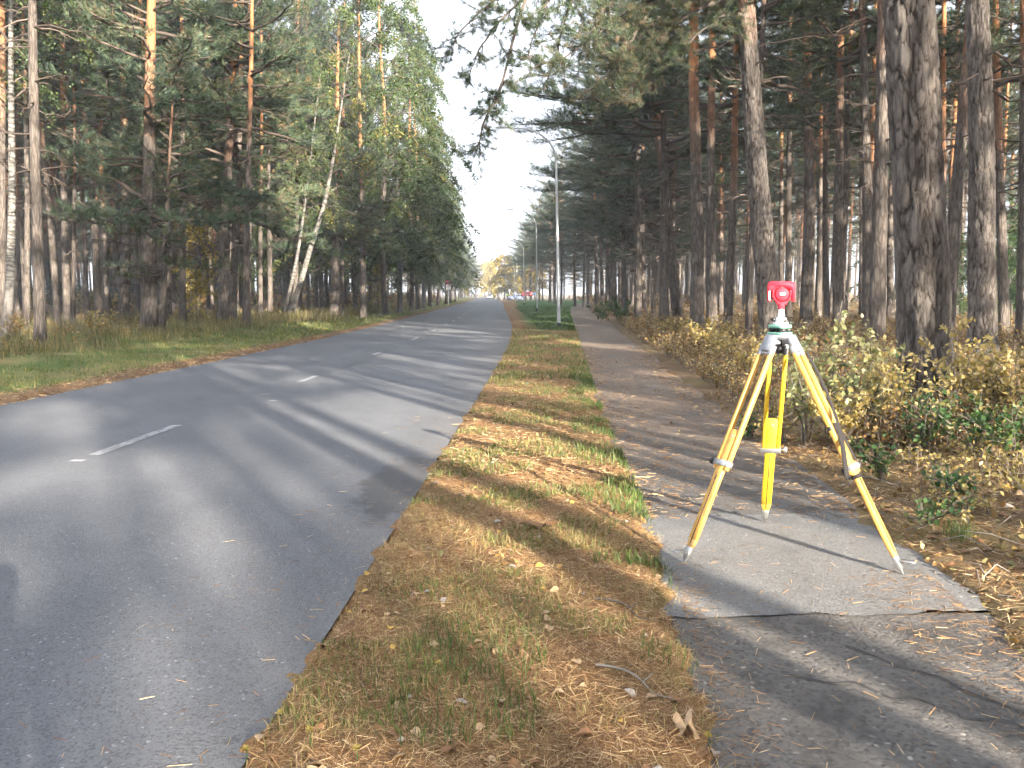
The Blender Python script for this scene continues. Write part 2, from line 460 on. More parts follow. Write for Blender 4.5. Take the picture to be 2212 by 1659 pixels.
def asphalt(name, base, warm, speck=.5, stains=.4, seed=0.0, grain=95, litter=0.0, worn=False):
    m, n, l = new_mat(name)
    vec, tc = mapped(n, l, 'Object')
    big = tex_noise(n, l, vec, .35, 4); mid = tex_noise(n, l, vec, 2.3, 5, .6); mid.noise_dimensions = '4D'; mid.inputs['W'].default_value = seed
    vg = n.new('ShaderNodeTexVoronoi'); vg.inputs['Scale'].default_value = grain; l.new(vec, vg.inputs['Vector'])
    fg = tex_noise(n, l, vec, 210, 3, .6)
    lon, _ = mapped(n, l, 'Object', (1.1, .02, 1)); streak = tex_noise(n, l, lon, 1.3, 3)
    c0 = ramp(n, [(.25, tuple(c * .78 for c in base)), (.75, tuple(c * 1.22 for c in base))]); l.new(big.outputs['Fac'], c0.inputs['Fac'])
    c1 = mixc(n, l, .5, c0.outputs['Color'], mixc(n, l, streak.outputs['Fac'], tuple(c * .65 for c in base), tuple(c * 1.4 for c in warm)))
    sp = n.new('ShaderNodeRGBToBW'); l.new(vg.outputs['Color'], sp.inputs[0])
    spk = ramp(n, [(.10, (.45, .45, .45)), (.5, (1, 1, 1)), (.88, (1.0, 1.0, 1.0)), (.97, (2.8, 2.8, 2.7))]); l.new(sp.outputs[0], spk.inputs['Fac'])
    c2 = mixc(n, l, speck, c1, mixc(n, l, 1.0, c1, spk.outputs['Color'], 'MULTIPLY'))
    st = ramp(n, [(.50, (0, 0, 0)), (.64, (1, 1, 1))]); l.new(mid.outputs['Fac'], st.inputs['Fac'])
    c3 = mixc(n, l, math_n(n, l, 'MULTIPLY', st.outputs['Color'], stains), c2, tuple(c * .38 for c in base))
    if litter:
        sx = n.new('ShaderNodeSeparateXYZ'); l.new(tc.outputs['Object'], sx.inputs[0])
        ln_ = tex_noise(n, l, vec, 1.1, 6, .7); ff = tex_noise(n, l, vec, 30, 5, .75)
        lf_ = math_n(n, l, 'DIVIDE', math_n(n, l, 'SUBTRACT', sx.outputs['Y'], 6.2), 6.0, True)
        g_ = math_n(n, l, 'ADD', math_n(n, l, 'MULTIPLY', ln_.outputs['Fac'], .6), math_n(n, l, 'MULTIPLY', ff.outputs['Fac'], .6))
        g_ = math_n(n, l, 'MULTIPLY', math_n(n, l, 'SUBTRACT', g_, .48), 6.0, True)
        br = ramp(n, [(.3, (.09, .058, .038)), (.7, (.27, .185, .12))]); l.new(ff.outputs['Fac'], br.inputs['Fac'])
        c3 = mixc(n, l, math_n(n, l, 'MULTIPLY', math_n(n, l, 'MULTIPLY', g_, lf_), litter), c3, br.outputs['Color'])
    if worn:
        sx = n.new('ShaderNodeSeparateXYZ'); l.new(tc.outputs['Object'], sx.inputs[0])
        wn_ = tex_noise(n, l, vec, 5.0, 6, .75)
        a_ = math_n(n, l, 'SUBTRACT', 1.0, math_n(n, l, 'ABSOLUTE', math_n(n, l, 'DIVIDE', math_n(n, l, 'SUBTRACT', sx.outputs['Y'], 7.4), 2.3)), True)
        b_ = math_n(n, l, 'SUBTRACT', 1.0, math_n(n, l, 'ABSOLUTE', math_n(n, l, 'DIVIDE', math_n(n, l, 'SUBTRACT', sx.outputs['X'], -.98), .50)), True)
        k_ = math_n(n, l, 'ADD', math_n(n, l, 'MULTIPLY', math_n(n, l, 'MULTIPLY', a_, b_), .9), math_n(n, l, 'SUBTRACT', wn_.outputs['Fac'], .80))
        c3 = mixc(n, l, math_n(n, l, 'MULTIPLY', math_n(n, l, 'MULTIPLY', k_, 6.0, True), .65), c3, (.035, .034, .036))
        # fine grit and dust gathered towards the tarmac edge
        e_ = math_n(n, l, 'MULTIPLY', math_n(n, l, 'ADD', sx.outputs['X'], 1.35), 1.2, True)
        c3 = mixc(n, l, math_n(n, l, 'MULTIPLY', math_n(n, l, 'MULTIPLY', e_, big.outputs['Fac']), .55), c3, (.13, .112, .092))
    h = math_n(n, l, 'ADD', math_n(n, l, 'MULTIPLY', vg.outputs['Distance'], -1.0), fg.outputs['Fac'])
    return finish(m, n, l, c3, .72, h, .55, .006, .35)

MAT['road'] = asphalt('road_asphalt', (.114, .118, .129), (.128, .128, .131), .8, .15, 1.0, worn=True)
MAT['path'] = asphalt('path_asphalt', (.100, .094, .088), (.12, .105, .09), 1.0, .80, 4.0, 60, .8)
MAT['patch'] = asphalt('patch_asphalt', (.150, .147, .142), (.155, .15, .142), .8, .30, 9.0)

def ground_mat(name, kind):
    m, n, l = new_mat(name)
    vec, tc = mapped(n, l, 'Object')
    sx = n.new('ShaderNodeSeparateXYZ'); l.new(tc.outputs['Object'], sx.inputs[0])
    big = tex_noise(n, l, vec, .55, 4, .6); mid = tex_noise(n, l, vec, 3.2, 5, .65); fine = tex_noise(n, l, vec, 38, 6, .75)
    st1, _ = mapped(n, l, 'Object', (30, 160, 60)); a1 = tex_noise(n, l, st1, 1, 3, .6, 1.5)
    st2, _ = mapped(n, l, 'Object', (150, 34, 60)); a2 = tex_noise(n, l, st2, 1, 3, .6, 1.5)
    strk = mixc(n, l, mid.outputs['Fac'], a1.outputs['Fac'], a2.outputs['Fac'])
    lit = ramp(n, [(.28, (.045, .028, .016)), (.45, (.14, .085, .048)), (.58, (.235, .15, .085)), (.72, (.37, .26, .15))]); l.new(strk, lit.inputs['Fac'])
    grs = ramp(n, [(.3, (.030, .055, .016)), (.5, (.075, .115, .030)), (.7, (.16, .18, .06))]); l.new(fine.outputs['Fac'], grs.inputs['Fac'])
    strw = ramp(n, [(.3, (.10, .085, .035)), (.55, (.25, .20, .085)), (.75, (.38, .30, .14))]); l.new(strk, strw.inputs['Fac'])
    if kind == 'verge':
        lit = ramp(n, [(.28, (.05, .028, .015)), (.45, (.17, .092, .044)), (.58, (.28, .165, .08)), (.72, (.42, .285, .15))]); l.new(strk, lit.inputs['Fac'])
        # needles at the kerbside, thin grass; proper lawn farther off
        gf = ramp(n, [(.48, (0, 0, 0)), (.66, (1, 1, 1))]); l.new(mid.outputs['Fac'], gf.inputs['Fac'])
        near = mixc(n, l, math_n(n, l, 'MULTIPLY', gf.outputs['Color'], .55), lit.outputs['Color'], mixc(n, l, .5, grs.outputs['Color'], strw.outputs['Color']))
        lawn = ramp(n, [(.3, (.035, .075, .022)), (.5, (.06, .125, .032)), (.7, (.10, .17, .045))]); l.new(fine.outputs['Fac'], lawn.inputs['Fac'])
        f = math_n(n, l, 'ADD', math_n(n, l, 'DIVIDE', math_n(n, l, 'SUBTRACT', sx.outputs['Y'], 34.0), 16.0), math_n(n, l, 'MULTIPLY', math_n(n, l, 'SUBTRACT', big.outputs['Fac'], .5), 2.5))
        e = math_n(n, l, 'SUBTRACT', sx.outputs['X'], math_n(n, l, 'MULTIPLY', mid.outputs['Fac'], .6))
        f = math_n(n, l, 'MULTIPLY', math_n(n, l, 'MAXIMUM', math_n(n, l, 'MINIMUM', f, 1.0), 0.0), math_n(n, l, 'MULTIPLY', math_n(n, l, 'SUBTRACT', e, .1), 1.6, True), True)
        col = mixc(n, l, f, near, lawn.outputs['Color'])
    elif kind == 'left':
        gf = ramp(n, [(.35, (0, 0, 0)), (.6, (1, 1, 1))]); l.new(big.outputs['Fac'], gf.inputs['Fac'])
        g = mixc(n, l, gf.outputs['Color'], strw.outputs['Color'], grs.outputs['Color'])
        # brown needle drift along the tarmac, forest litter under the trees
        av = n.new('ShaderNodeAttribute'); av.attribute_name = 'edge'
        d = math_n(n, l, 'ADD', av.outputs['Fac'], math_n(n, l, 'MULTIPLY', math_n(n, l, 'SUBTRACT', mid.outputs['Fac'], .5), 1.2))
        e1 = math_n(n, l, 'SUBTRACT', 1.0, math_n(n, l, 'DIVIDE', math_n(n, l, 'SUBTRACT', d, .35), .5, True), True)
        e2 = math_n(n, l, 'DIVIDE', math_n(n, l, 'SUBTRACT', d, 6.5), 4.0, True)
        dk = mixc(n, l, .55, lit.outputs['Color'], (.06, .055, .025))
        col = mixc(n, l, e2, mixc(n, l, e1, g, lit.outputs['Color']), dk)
    else:                   # forest floor
        gf = ramp(n, [(.45, (0, 0, 0)), (.65, (1, 1, 1))]); l.new(big.outputs['Fac'], gf.inputs['Fac'])
        col = mixc(n, l, math_n(n, l, 'MULTIPLY', gf.outputs['Color'], .5), mixc(n, l, .4, lit.outputs['Color'], (.085, .066, .045)), strw.outputs['Color'])
    return finish(m, n, l, col, .95, mixc(n, l, .5, strk, fine.outputs['Fac']), .8, .02, .1)
MAT['verge'] = ground_mat('needle_and_grass_verge', 'verge')
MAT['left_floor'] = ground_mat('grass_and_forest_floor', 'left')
MAT['floor'] = ground_mat('forest_floor_litter', 'floor')

def paint_mat():
    m, n, l = new_mat('worn_road_paint')
    vec, _ = mapped(n, l); t = tex_noise(n, l, vec, 26, 6, .75); t2 = tex_noise(n, l, vec, 3, 4)
    f = ramp(n, [(.40, (0, 0, 0)), (.54, (1, 1, 1))]); l.new(mixc(n, l, .35, t.outputs['Fac'], t2.outputs['Fac']), f.inputs['Fac'])
    return finish(m, n, l, mixc(n, l, f.outputs['Color'], (.46, .46, .46), (.15, .15, .155)), .6, t.outputs['Fac'], .2, .002, .3)
MAT['paint'] = paint_mat()
MAT['tar'] = plain('dark_tar', (.025, .025, .027), .6)
MAT['pole'] = plain('galvanised_steel', (.55, .57, .58), .42, .75, .5, .12, 14, .05)
MAT['dark_metal'] = plain('dark_metal', (.03, .03, .032), .5, .3)
MAT['lamp_glass'] = plain('lamp_glass', (.7, .72, .72), .2)

def yellow_wood(nm_, ca, cb):
    m, n, l = new_mat(nm_)
    vec, _ = mapped(n, l, 'Object', (60, 60, 2.5)); t = tex_noise(n, l, vec, 1, 5, .6)
    v2, _ = mapped(n, l); t2 = tex_noise(n, l, v2, 9, 5, .7)
    r = ramp(n, [(.3, ca), (.7, cb)]); l.new(t.outputs['Fac'], r.inputs['Fac'])
    sx = n.new('ShaderNodeSeparateXYZ'); l.new(v2, sx.inputs[0])
    dirt = math_n(n, l, 'MULTIPLY', math_n(n, l, 'SUBTRACT', math_n(n, l, 'MULTIPLY', t2.outputs['Fac'], .5), sx.outputs['Z']), 4.0, True)
    w = ramp(n, [(.50, (0, 0, 0)), (.66, (1, 1, 1))]); l.new(t2.outputs['Fac'], w.inputs['Fac'])
    return finish(m, n, l, mixc(n, l, math_n(n, l, 'MULTIPLY', w.outputs['Color'], .5), mixc(n, l, math_n(n, l, 'MULTIPLY', dirt, .6), r.outputs['Color'], (.16, .12, .08)), (.28, .16, .05)), .5, t.outputs['Fac'], .12, .002, .5)
MAT['yellow_wood'] = yellow_wood('orange_yellow_wood', (.52, .27, .05), (.66, .36, .08))
MAT['yellow_bright'] = yellow_wood('bright_yellow_wood', (.68, .40, .012), (.80, .52, .02))
MAT['alu'] = plain('cast_aluminium', (.27, .28, .30), .48, .5, .5, .15, 40, .12)
MAT['steel'] = plain('worn_steel', (.42, .42, .41), .38, .8, .5, .25, 25, .12)
MAT['black'] = plain('black_plastic', (.018, .018, .02), .45)
MAT['strap'] = plain('dark_webbing', (.022, .02, .02), .85, 0, .2, .2, 120, .3)
MAT['red'] = plain('red_plastic', (.62, .022, .040), .6, 0, .25, .10, 40, .04)
MAT['tribrach'] = plain('green_enamel', (.20, .44, .32), .4, .1, .5, .08, 30, .05)
MAT['white_metal'] = plain('pale_grey_metal', (.68, .69, .70), .38, .2, .5, .06, 30, .05)
MAT['white'] = plain('white_sticker', (.80, .80, .80), .5, 0, .3, .03)
MAT['sign_red'] = plain('red_sign_face', (.62, .03, .06), .5, 0, .4, .05)
MAT['sign_maroon'] = plain('maroon_sign_face', (.16, .02, .05), .5, 0, .4, .05)
MAT['sign_blue'] = plain('blue_sign_face', (.08, .25, .55), .5, 0, .4, .05)
MAT['car_blue'] = plain('silver_blue_car_paint', (.30, .34, .50), .28, .4, .6, .03, 5, .0)
MAT['car_white'] = plain('white_car_paint', (.80, .80, .80), .28, .1, .6, .02, 5, .0)
MAT['glass'] = plain('dark_car_glass', (.05, .06, .08), .08, 0, .8, .02, 5, 0)
MAT['tyre'] = plain('tyre_rubber', (.02, .02, .02), .8)
MAT['skin'] = plain('skin', (.50, .30, .22), .55, 0, .3, .05)
MAT['cloth_dark'] = plain('dark_cloth', (.02, .022, .03), .9, 0, .1, .15)
MAT['cloth_white'] = plain('white_cloth', (.78, .77, .75), .9, 0, .1, .05)
MAT['cloth_hiviz'] = plain('high_visibility_cloth', (.35, .80, .04), .8, 0, .2, .05)
MAT['cloth_grey'] = plain('grey_cloth', (.14, .15, .18), .9, 0, .1, .1)
MAT['hair'] = plain('dark_hair', (.03, .02, .015), .6)

# ------------------------------------------------------------------ the lie of the land
def smooth_curve(pts):
    z = np.arange(-90, 640, 1.0); x = np.interp(z, [p[0] for p in pts], [p[1] for p in pts])
    k = np.hanning(9); k /= k.sum()
    xs = np.convolve(np.pad(x, 4, mode='edge'), k, 'valid')
    return lambda q: np.interp(q, z, xs)
road_c = smooth_curve([(-90, -8.0), (0, -4.45), (8.7, -4.14), (16, -3.88), (23, -3.66), (31, -3.48), (45, -3.40), (68, -3.72), (97, -4.25), (155, -4.95), (206, -6.4), (310, -8.6), (400, -14), (640, -60)])
HW = 3.4
road_r = lambda z: road_c(z) + HW
road_l = lambda z: road_c(z) - HW
path_l = smooth_curve([(-90, -3.0), (-20, .0), (0, .55), (2.9, .74), (3.5, .82), (4.3, .90), (5.6, .99), (7.7, 1.06), (12.5, 1.27), (19.8, 1.72), (38.5, 2.85), (70, 4.7), (103, 6.8), (150, 11), (240, 22), (640, 60)])
path_r = smooth_curve([(-90, -1.2), (-20, 1.45), (0, 1.95), (3.5, 2.18), (4.3, 2.36), (5.3, 2.43), (6.4, 2.5), (8.7, 2.68), (12.5, 2.87), (17.5, 3.2), (28, 3.9), (47.5, 5.2), (88, 7.6), (150, 12.6), (240, 23.8), (640, 62)])

def _hash(i, j, s):
    h = (i * 374761393 + j * 668265263 + s * 974711) & 0x7fffffff
    h = ((h ^ (h >> 13)) * 1274126177) & 0x7fffffff
    return ((h ^ (h >> 16)) & 0xffff) / 65535.0
def vnoise(x, y, s=0):
    x = np.asarray(x, float); y = np.asarray(y, float)
    i = np.floor(x).astype(np.int64); j = np.floor(y).astype(np.int64)
    fx = x - i; fy = y - j; fx = fx * fx * (3 - 2 * fx); fy = fy * fy * (3 - 2 * fy)
    return (_hash(i, j, s) * (1 - fx) + _hash(i + 1, j, s) * fx) * (1 - fy) + (_hash(i, j + 1, s) * (1 - fx) + _hash(i + 1, j + 1, s) * fx) * fy
def sstep(x, a, b):
    t = np.clip((x - a) / (b - a), 0, 1); return t * t * (3 - 2 * t)

def verge_h(x, z):
    d = np.minimum(x - road_r(z), path_l(z) - x)
    d = d + (vnoise(x * 5, z * 5, 1) - .5) * .16 + (vnoise(x * 17, z * 17, 2) - .5) * .07
    return -.03 + .055 * sstep(d, -.06, .16) + .05 * sstep(d, .1, .9) * vnoise(x * .9, z * .9, 3) + .014 * vnoise(x * 9, z * 9, 4) * sstep(d, 0, .1)
def right_h(x, z):
    d = x - path_r(z) + (vnoise(x * 3, z * 3, 5) - .5) * .3 + (vnoise(x * 11, z * 11, 6) - .5) * .12
    return -.03 + .055 * sstep(d, -.06, .2) + .16 * sstep(d, .2, 2.5) * (.35 + vnoise(x * .35, z * .35, 7)) + .02 * vnoise(x * 6, z * 6, 8) * sstep(d, 0, .2)
def left_h(x, z):
    d = road_l(z) - x + (vnoise(x * 3, z * 3, 9) - .5) * .25
    return -.03 + .055 * sstep(d, -.06, .25) + .25 * sstep(d, .3, 6) * (.3 + vnoise(x * .3, z * .3, 10)) + .03 * vnoise(x * 4, z * 4, 11) * sstep(d, 0, .3)
def ground_h(x, z):
    x = np.asarray(x, float); z = np.asarray(z, float)
    return np.where(x < road_l(z), left_h(x, z), np.where(x < road_r(z), 0.0, np.where(x < path_l(z), verge_h(x, z), np.where(x < path_r(z), 0.0, right_h(x, z)))))

def sheet(name, X, Z, H, mat, attr=None):
    nr, nc = X.shape
    mb = MB()
    i = np.arange(nr - 1)[:, None] * nc + np.arange(nc - 1)[None, :]
    mb.add(np.stack([X, Z, H], -1).reshape(-1, 3), np.stack([i, i + 1, i + nc + 1, i + nc], -1).reshape(-1, 4))
    o = mb.build(name, mat, smooth=True)
    if attr is not None:
        a = o.data.attributes.new('edge', 'FLOAT', 'POINT'); a.data.foreach_set('value', attr.astype(np.float32).ravel())
    return o

# base sheet to the horizon
mb = MB(); mb.add([[-3000, -3000, -.35], [3000, -3000, -.35], [3000, 3000, -.35], [-3000, 3000, -.35]], [[0, 1, 2, 3]])
tag(mb.build('ground', MAT['floor']), 'dark forest ground stretching to the horizon', kind='structure')
# carriageway
zz = np.concatenate([np.arange(-60, 60, 1.0), np.arange(60, 620, 5.0)])
cc = np.linspace(-HW - .03, HW + .03, 13)
X = road_c(zz)[:, None] + cc[None, :]; Z = np.repeat(zz[:, None], len(cc), 1)
road = tag(sheet('road', X, Z, np.zeros_like(X), MAT['road']), 'grey worn asphalt road running straight through the forest', kind='structure')
# footpath
cc = np.linspace(-.06, 1.06, 9)
zz = np.concatenate([np.arange(-40, 40, .5), np.arange(40, 240, 4.0)])
X = path_l(zz)[:, None] + (path_r(zz) - path_l(zz))[:, None] * cc[None, :]; Z = np.repeat(zz[:, None], len(cc), 1)
path = tag(sheet('footpath', X, Z, np.full_like(X, -.002), MAT['path']), 'dark cracked asphalt footpath strewn with needles', kind='structure')
# newer patch of asphalt under the tripod
zz = np.linspace(4.24, 6.28, 26); cc = np.linspace(0, 1, 60)
xl = path_l(zz) - .12; xr = path_r(zz) + .16 - .07 * vnoise(zz * 5, zz * 0, 20)
X = xl[:, None] + (xr - xl)[:, None] * cc[None, :]
Z = zz[:, None] + .07 * vnoise(X * 4, X * 0 + 3, 21) + .03 * vnoise(X * 15, X * 0 + 9, 22) + (cc[None, :] - .5) * .1
Z[1:-1] = np.repeat(zz[1:-1, None], len(cc), 1)
tag(sheet('asphalt_patch', X, Z, np.full_like(X, .005), MAT['patch'])
    , 'smooth lighter asphalt repair patch across the footpath', kind='structure')
# verge between road and path
zz = np.concatenate([np.arange(-30, 1.8, .6), np.arange(1.8, 9, .05), np.arange(9, 22, .2), np.arange(22, 70, 1.0), np.arange(70, 260, 5.0)])
cc = np.concatenate([np.linspace(-.06, .25, 15), np.linspace(.27, .73, 20), np.linspace(.75, 1.06, 15)])
a = road_r(zz) - .1; b = path_l(zz) + .1
X = a[:, None] + (b - a)[:, None] * np.linspace(0, 1, 52)[None, :]; Z = np.repeat(zz[:, None], 52, 1)
verge = tag(sheet('grass_verge', X, Z, verge_h(X, Z), MAT['verge']), 'strip of pine needles and thin grass between road and footpath', kind='structure')
# left verge and forest floor
zz = np.concatenate([np.arange(-60, 8, 2.0), np.arange(8, 40, .25), np.arange(40, 100, 1.5), np.arange(100, 480, 8.0)])
dd = np.concatenate([np.linspace(-.12, 1, 16), np.linspace(1.2, 8, 22), np.array([9, 10.5, 12, 14, 17, 20, 25, 32, 42, 60, 90, 140, 220])])
X = road_l(zz)[:, None] - dd[None, :]; Z = np.repeat(zz[:, None], len(dd), 1)
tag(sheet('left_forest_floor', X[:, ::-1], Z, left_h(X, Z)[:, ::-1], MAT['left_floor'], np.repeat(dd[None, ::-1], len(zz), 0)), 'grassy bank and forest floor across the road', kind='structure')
# right forest floor
zz = np.concatenate([np.arange(-60, 2, 1.5), np.arange(2, 12, .1), np.arange(12, 40, .4), np.arange(40, 260, 6.0)])
dd = np.concatenate([np.linspace(-.12, 1, 18), np.linspace(1.1, 6, 26), np.array([7, 8.5, 10, 12, 15, 20, 28, 40, 60, 90])])
X = path_r(zz)[:, None] + dd[None, :]; Z = np.repeat(zz[:, None], len(dd), 1)
rfloor = tag(sheet('right_forest_floor', X, Z, right_h(X, Z), MAT['floor']), 'litter covered forest floor beside the footpath', kind='structure')
# short side road where the car waits
mb = MB(); mb.add([[-4.0, 203, .075], [18, 206, .075], [18, 226, .075], [-4.6, 226, .075]], [[0, 1, 2, 3]])
tag(mb.build('side_road', MAT['path']), 'side road joining beyond the lamp posts', kind='structure')

# dashed centre line, each dash a part of the road
def dash(z0, z1, w=.11, off=0.0):
    z = np.linspace(z0, z1, 8); x = road_c(z) + off
    mb = MB(); V = np.concatenate([np.stack([x - w / 2, z, np.full(8, .005)], 1), np.stack([x + w / 2, z, np.full(8, .005)], 1)])
    i = np.arange(7); mb.add(V, np.stack([i, i + 8, i + 9, i + 1], 1)); return mb.build('road_marking', MAT['paint'], road)
dash(8.72, 10.75, .12, -.03); dash(8.38, 8.47, .14, -.04); dash(16.1, 17.35, .12)
dash(14.05, 14.14, .16); dash(13.2, 13.27, .16, .4); dash(7.1, 7.2, .2, -.35)
for k in range(3, 24):
    z0 = 1.4 + 7.32 * k
    dash(z0, z0 + (1.0 if k == 3 else 2.0), .12)
# old joint and cracks in the surface
mb = MB()
def crack(mb, pts, w):
    P = np.array(pts, float); n = len(P)
    t = unit(np.gradient(P, axis=0)); s = np.stack([-t[:, 1], t[:, 0]], 1)
    ww = w * (.5 + vnoise(np.arange(n) * .9, np.zeros(n), 30))[:, None]
    V = np.concatenate([np.column_stack([P - s * ww, np.full(n, .0045)]), np.column_stack([P + s * ww, np.full(n, .0045)])])
    i = np.arange(n - 1); mb.add(V, np.stack([i, i + 1, i + 1 + n, i + n], 1))
z = np.arange(19, 44, .35); crack(mb, np.column_stack([road_c(z) + .1 + .06 * (vnoise(z * 1.3, z * 0, 31) - .5), z]), .014)
mb.build('joint_crack', MAT['tar'], road)
for sd, (x0, z0, dx, dz, L) in enumerate([(1.25, 6.9, .6, .12, .8), (1.5, 7.6, .9, -.2, .7), (1.2, 3.6, .5, -.35, .9), (1.55, 3.9, .35, -.5, .8), (1.9, 7.0, .4, .5, .6), (1.1, 8.4, .9, .1, .9)]):
    mb = MB(); t = np.linspace(0, L, 26); nrm = math.hypot(dx, dz)
    crack(mb, np.column_stack([x0 + dx / nrm * t + .09 * (vnoise(t * 9, t * 0, 40 + sd) - .5), z0 + dz / nrm * t + .09 * (vnoise(t * 9, t * 0, 60 + sd) - .5)]), .0045)
    mb.build('crack', MAT['tar'], path)

# ------------------------------------------------------------------ trees: builders
def pine_limb(bm, fm, start, az, L, elev, rng, rad0, tw=.5, k=10, nl=.22, nw=.024, droop=0.0, dens=1.0, bare=.3):
    """one living limb: woody path, side twigs, needle tufts"""
    n = 8; t = np.linspace(0, 1, n)
    d0 = np.array([math.cos(az) * math.cos(elev), math.sin(az) * math.cos(elev), math.sin(elev)])
    side = np.array([-math.sin(az), math.cos(az), 0])
    wob = np.cumsum(rng.normal(0, .06, n)); wob -= wob[0]
    wz = np.cumsum(rng.normal(0, .05, n)); wz -= wz[0]
    P = start + d0 * (t * L)[:, None] + side * (wob * L * .6)[:, None] + np.array([0, 0, 1.0]) * ((wz * .5 - droop * t ** 2 + .16 * t ** 3) * L)[:, None]
    tube(bm, P, rad0 * (1 - .85 * t) + .006, 5, False, rng.uniform(.2, .8))
    tp, td = [], []
    ns = max(3, int(L / .30 * dens))
    tone = rng.uniform(0, .7)
    for q in np.linspace(bare, 1.0, ns):
        b = np.array([np.interp(q, t, P[:, c]) for c in range(3)])
        fw = unit(np.array([np.interp(min(1, q + .1), t, P[:, c]) - np.interp(max(0, q - .1), t, P[:, c]) for c in range(3)]))
        for sgn in (-1, 1):
            if rng.uniform() < .12: continue
            sl = L * rng.uniform(.14, .34) * (1.15 - q * .6) + .15
            dd = unit(fw * rng.uniform(.4, .9) + sgn * side * rng.uniform(.5, 1) + np.array([0, 0, rng.uniform(-.25, .45)]))
            m = max(2, int(sl / .13))
            s = np.linspace(.3, 1, m)[:, None]
            pts = b + dd * sl * s + rng.normal(0, .04, (m, 3)) + np.array([0, 0, 1.0]) * (s ** 2) * sl * .15
            tube(bm, np.vstack([b, pts[-1]]), [.010, .004], 3, False, rng.uniform(.1, .7))
            tp.append(pts); td.append(np.repeat((dd + np.array([0, 0, .35]))[None], m, 0))
    if tp:
        Pp = np.concatenate(tp); Dd = np.concatenate(td)
        tufts(fm, Pp, Dd, k, nl, nw, rng, .8, np.clip(rng.normal(tone, .22, len(Pp)), 0, 1))

def dead_branch(bm, start, az, L, rng, r0=.03):
    n = 6; t = np.linspace(0, 1, n)
    d = np.array([math.cos(az), math.sin(az), rng.uniform(-.25, .15)])
    w = rng.normal(0, .05, (n, 3)).cumsum(0); w -= w[0]
    P = start + d * (t * L)[:, None] + w * L - np.array([0, 0, 1.0]) * (t ** 2 * L * .15)[:, None]
    tube(bm, P, r0 * (1 - .8 * t) + .004, 4, False, rng.uniform(.3, .9))
    for _ in range(int(3 + L * 2)):
        q = rng.uniform(.35, 1); b = np.array([np.interp(q, t, P[:, c]) for c in range(3)])
        dd = unit(d + rng.normal(0, .7, 3)); l = rng.uniform(.2, .5) * L
        e = b + dd * l + np.array([0, 0, -.1 * l])
        tube(bm, np.vstack([b, (b + e) / 2 + rng.normal(0, .04, 3), e]), [.010, .007, .003], 3, False, rng.uniform(.3, 1))

def trunk_mesh(name, H, r, rng, sides=14, wob=.05, top=.14, mat=None):
    z = np.concatenate([[-.3, 0, .12, .3, .6, 1.0], np.linspace(1.7, H, 22)])
    a, b = rng.uniform(0, 6.28, 2); f = rng.uniform(.25, .5)
    x = wob * (np.sin(z * f + a) - math.sin(a)) * np.minimum(z, 3) / 3; y = wob * (np.sin(z * f * 1.2 + b) - math.sin(b)) * np.minimum(z, 3) / 3
    R = r * (1 - (1 - top) * (np.clip(z, 0, None) / H) ** 1.15) * (1 + .38 * np.exp(-np.clip(z, 0, None) / .30))
    P = np.stack([x, y, z], 1)
    mb = MB(); tube(mb, P, R, sides)
    V = mb.v[0]
    ph = np.arctan2(V[:, 1], V[:, 0])
    k = 1 + .05 * np.sin(3 * ph + V[:, 2] * .7 + a) + .06 * (vnoise(ph * 2 + 20, V[:, 2] * 1.1, int(rng.integers(99))) - .5)
    ax = np.repeat(P, sides, 0); mb.v[0] = ax + (V - ax) * k[:, None]
    me = mb.mesh(name, True); me.materials.append(mat)
    return me, lambda h: np.array([np.interp(h, z, x), np.interp(h, z, y), h])

def make_pine_variant(seed, H, zb, R, nl, dead_from, n_dead, edge=False, k=13, needle=(.22, .024), bias=None, mat='needle'):
    rng = np.random.default_rng(seed)
    tm, ax = trunk_mesh('pine_trunk', H, .25, rng, mat=MAT['bark'])
    bm, fm = MB(), MB()
    for i in range(nl):
        rel = (i + rng.uniform(0, 1)) / nl
        h = zb + (H - zb - .3) * rel
        L = R * ((1 - rel) ** .55 * .9 + .18) * rng.uniform(.6, 1.12)
        az = rng.uniform(0, 2 * np.pi)
        if bias is not None and rng.uniform() < .5: az = bias + rng.normal(0, .7)
        el = rad(-6 + 55 * rel + rng.normal(0, 10))
        pine_limb(bm, fm, ax(h), az, L, el, rng, .018 + .016 * L, k=k, nl=needle[0], nw=needle[1], droop=.22 * (1 - rel) if edge else .08, bare=.28)
    for i in range(n_dead):
        h = rng.uniform(dead_from, zb + 1.5)
        dead_branch(bm, ax(h), rng.uniform(0, 2 * np.pi), rng.uniform(.5, 2.6 if edge else 2.0), rng, .022)
    bme = bm.mesh('pine_branches'); bme.materials.append(MAT['branch'])
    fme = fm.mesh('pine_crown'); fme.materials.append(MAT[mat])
    return dict(trunk=tm, branches=bme, crown=fme, H=H)

PV = {}
PV['tall0'] = make_pine_variant(11, 21, 11.0, 3.0, 44, 5, 16)
PV['tall1'] = make_pine_variant(12, 20, 9.5, 2.8, 42, 4, 18)
PV['tall2'] = make_pine_variant(13, 22, 12.5, 3.1, 40, 6, 16)
PV['tall3'] = make_pine_variant(14, 19, 7.5, 2.7, 42, 3, 20)
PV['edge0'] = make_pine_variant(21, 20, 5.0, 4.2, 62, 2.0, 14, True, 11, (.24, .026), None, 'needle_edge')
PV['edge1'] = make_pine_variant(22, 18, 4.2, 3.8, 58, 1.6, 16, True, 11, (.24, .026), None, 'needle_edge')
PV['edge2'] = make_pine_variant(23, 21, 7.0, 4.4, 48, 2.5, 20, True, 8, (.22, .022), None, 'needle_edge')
PV['edge3'] = make_pine_variant(24, 21, 8.2, 4.2, 46, 3, 22, True, 8, (.22, .022), None, 'needle_edge')
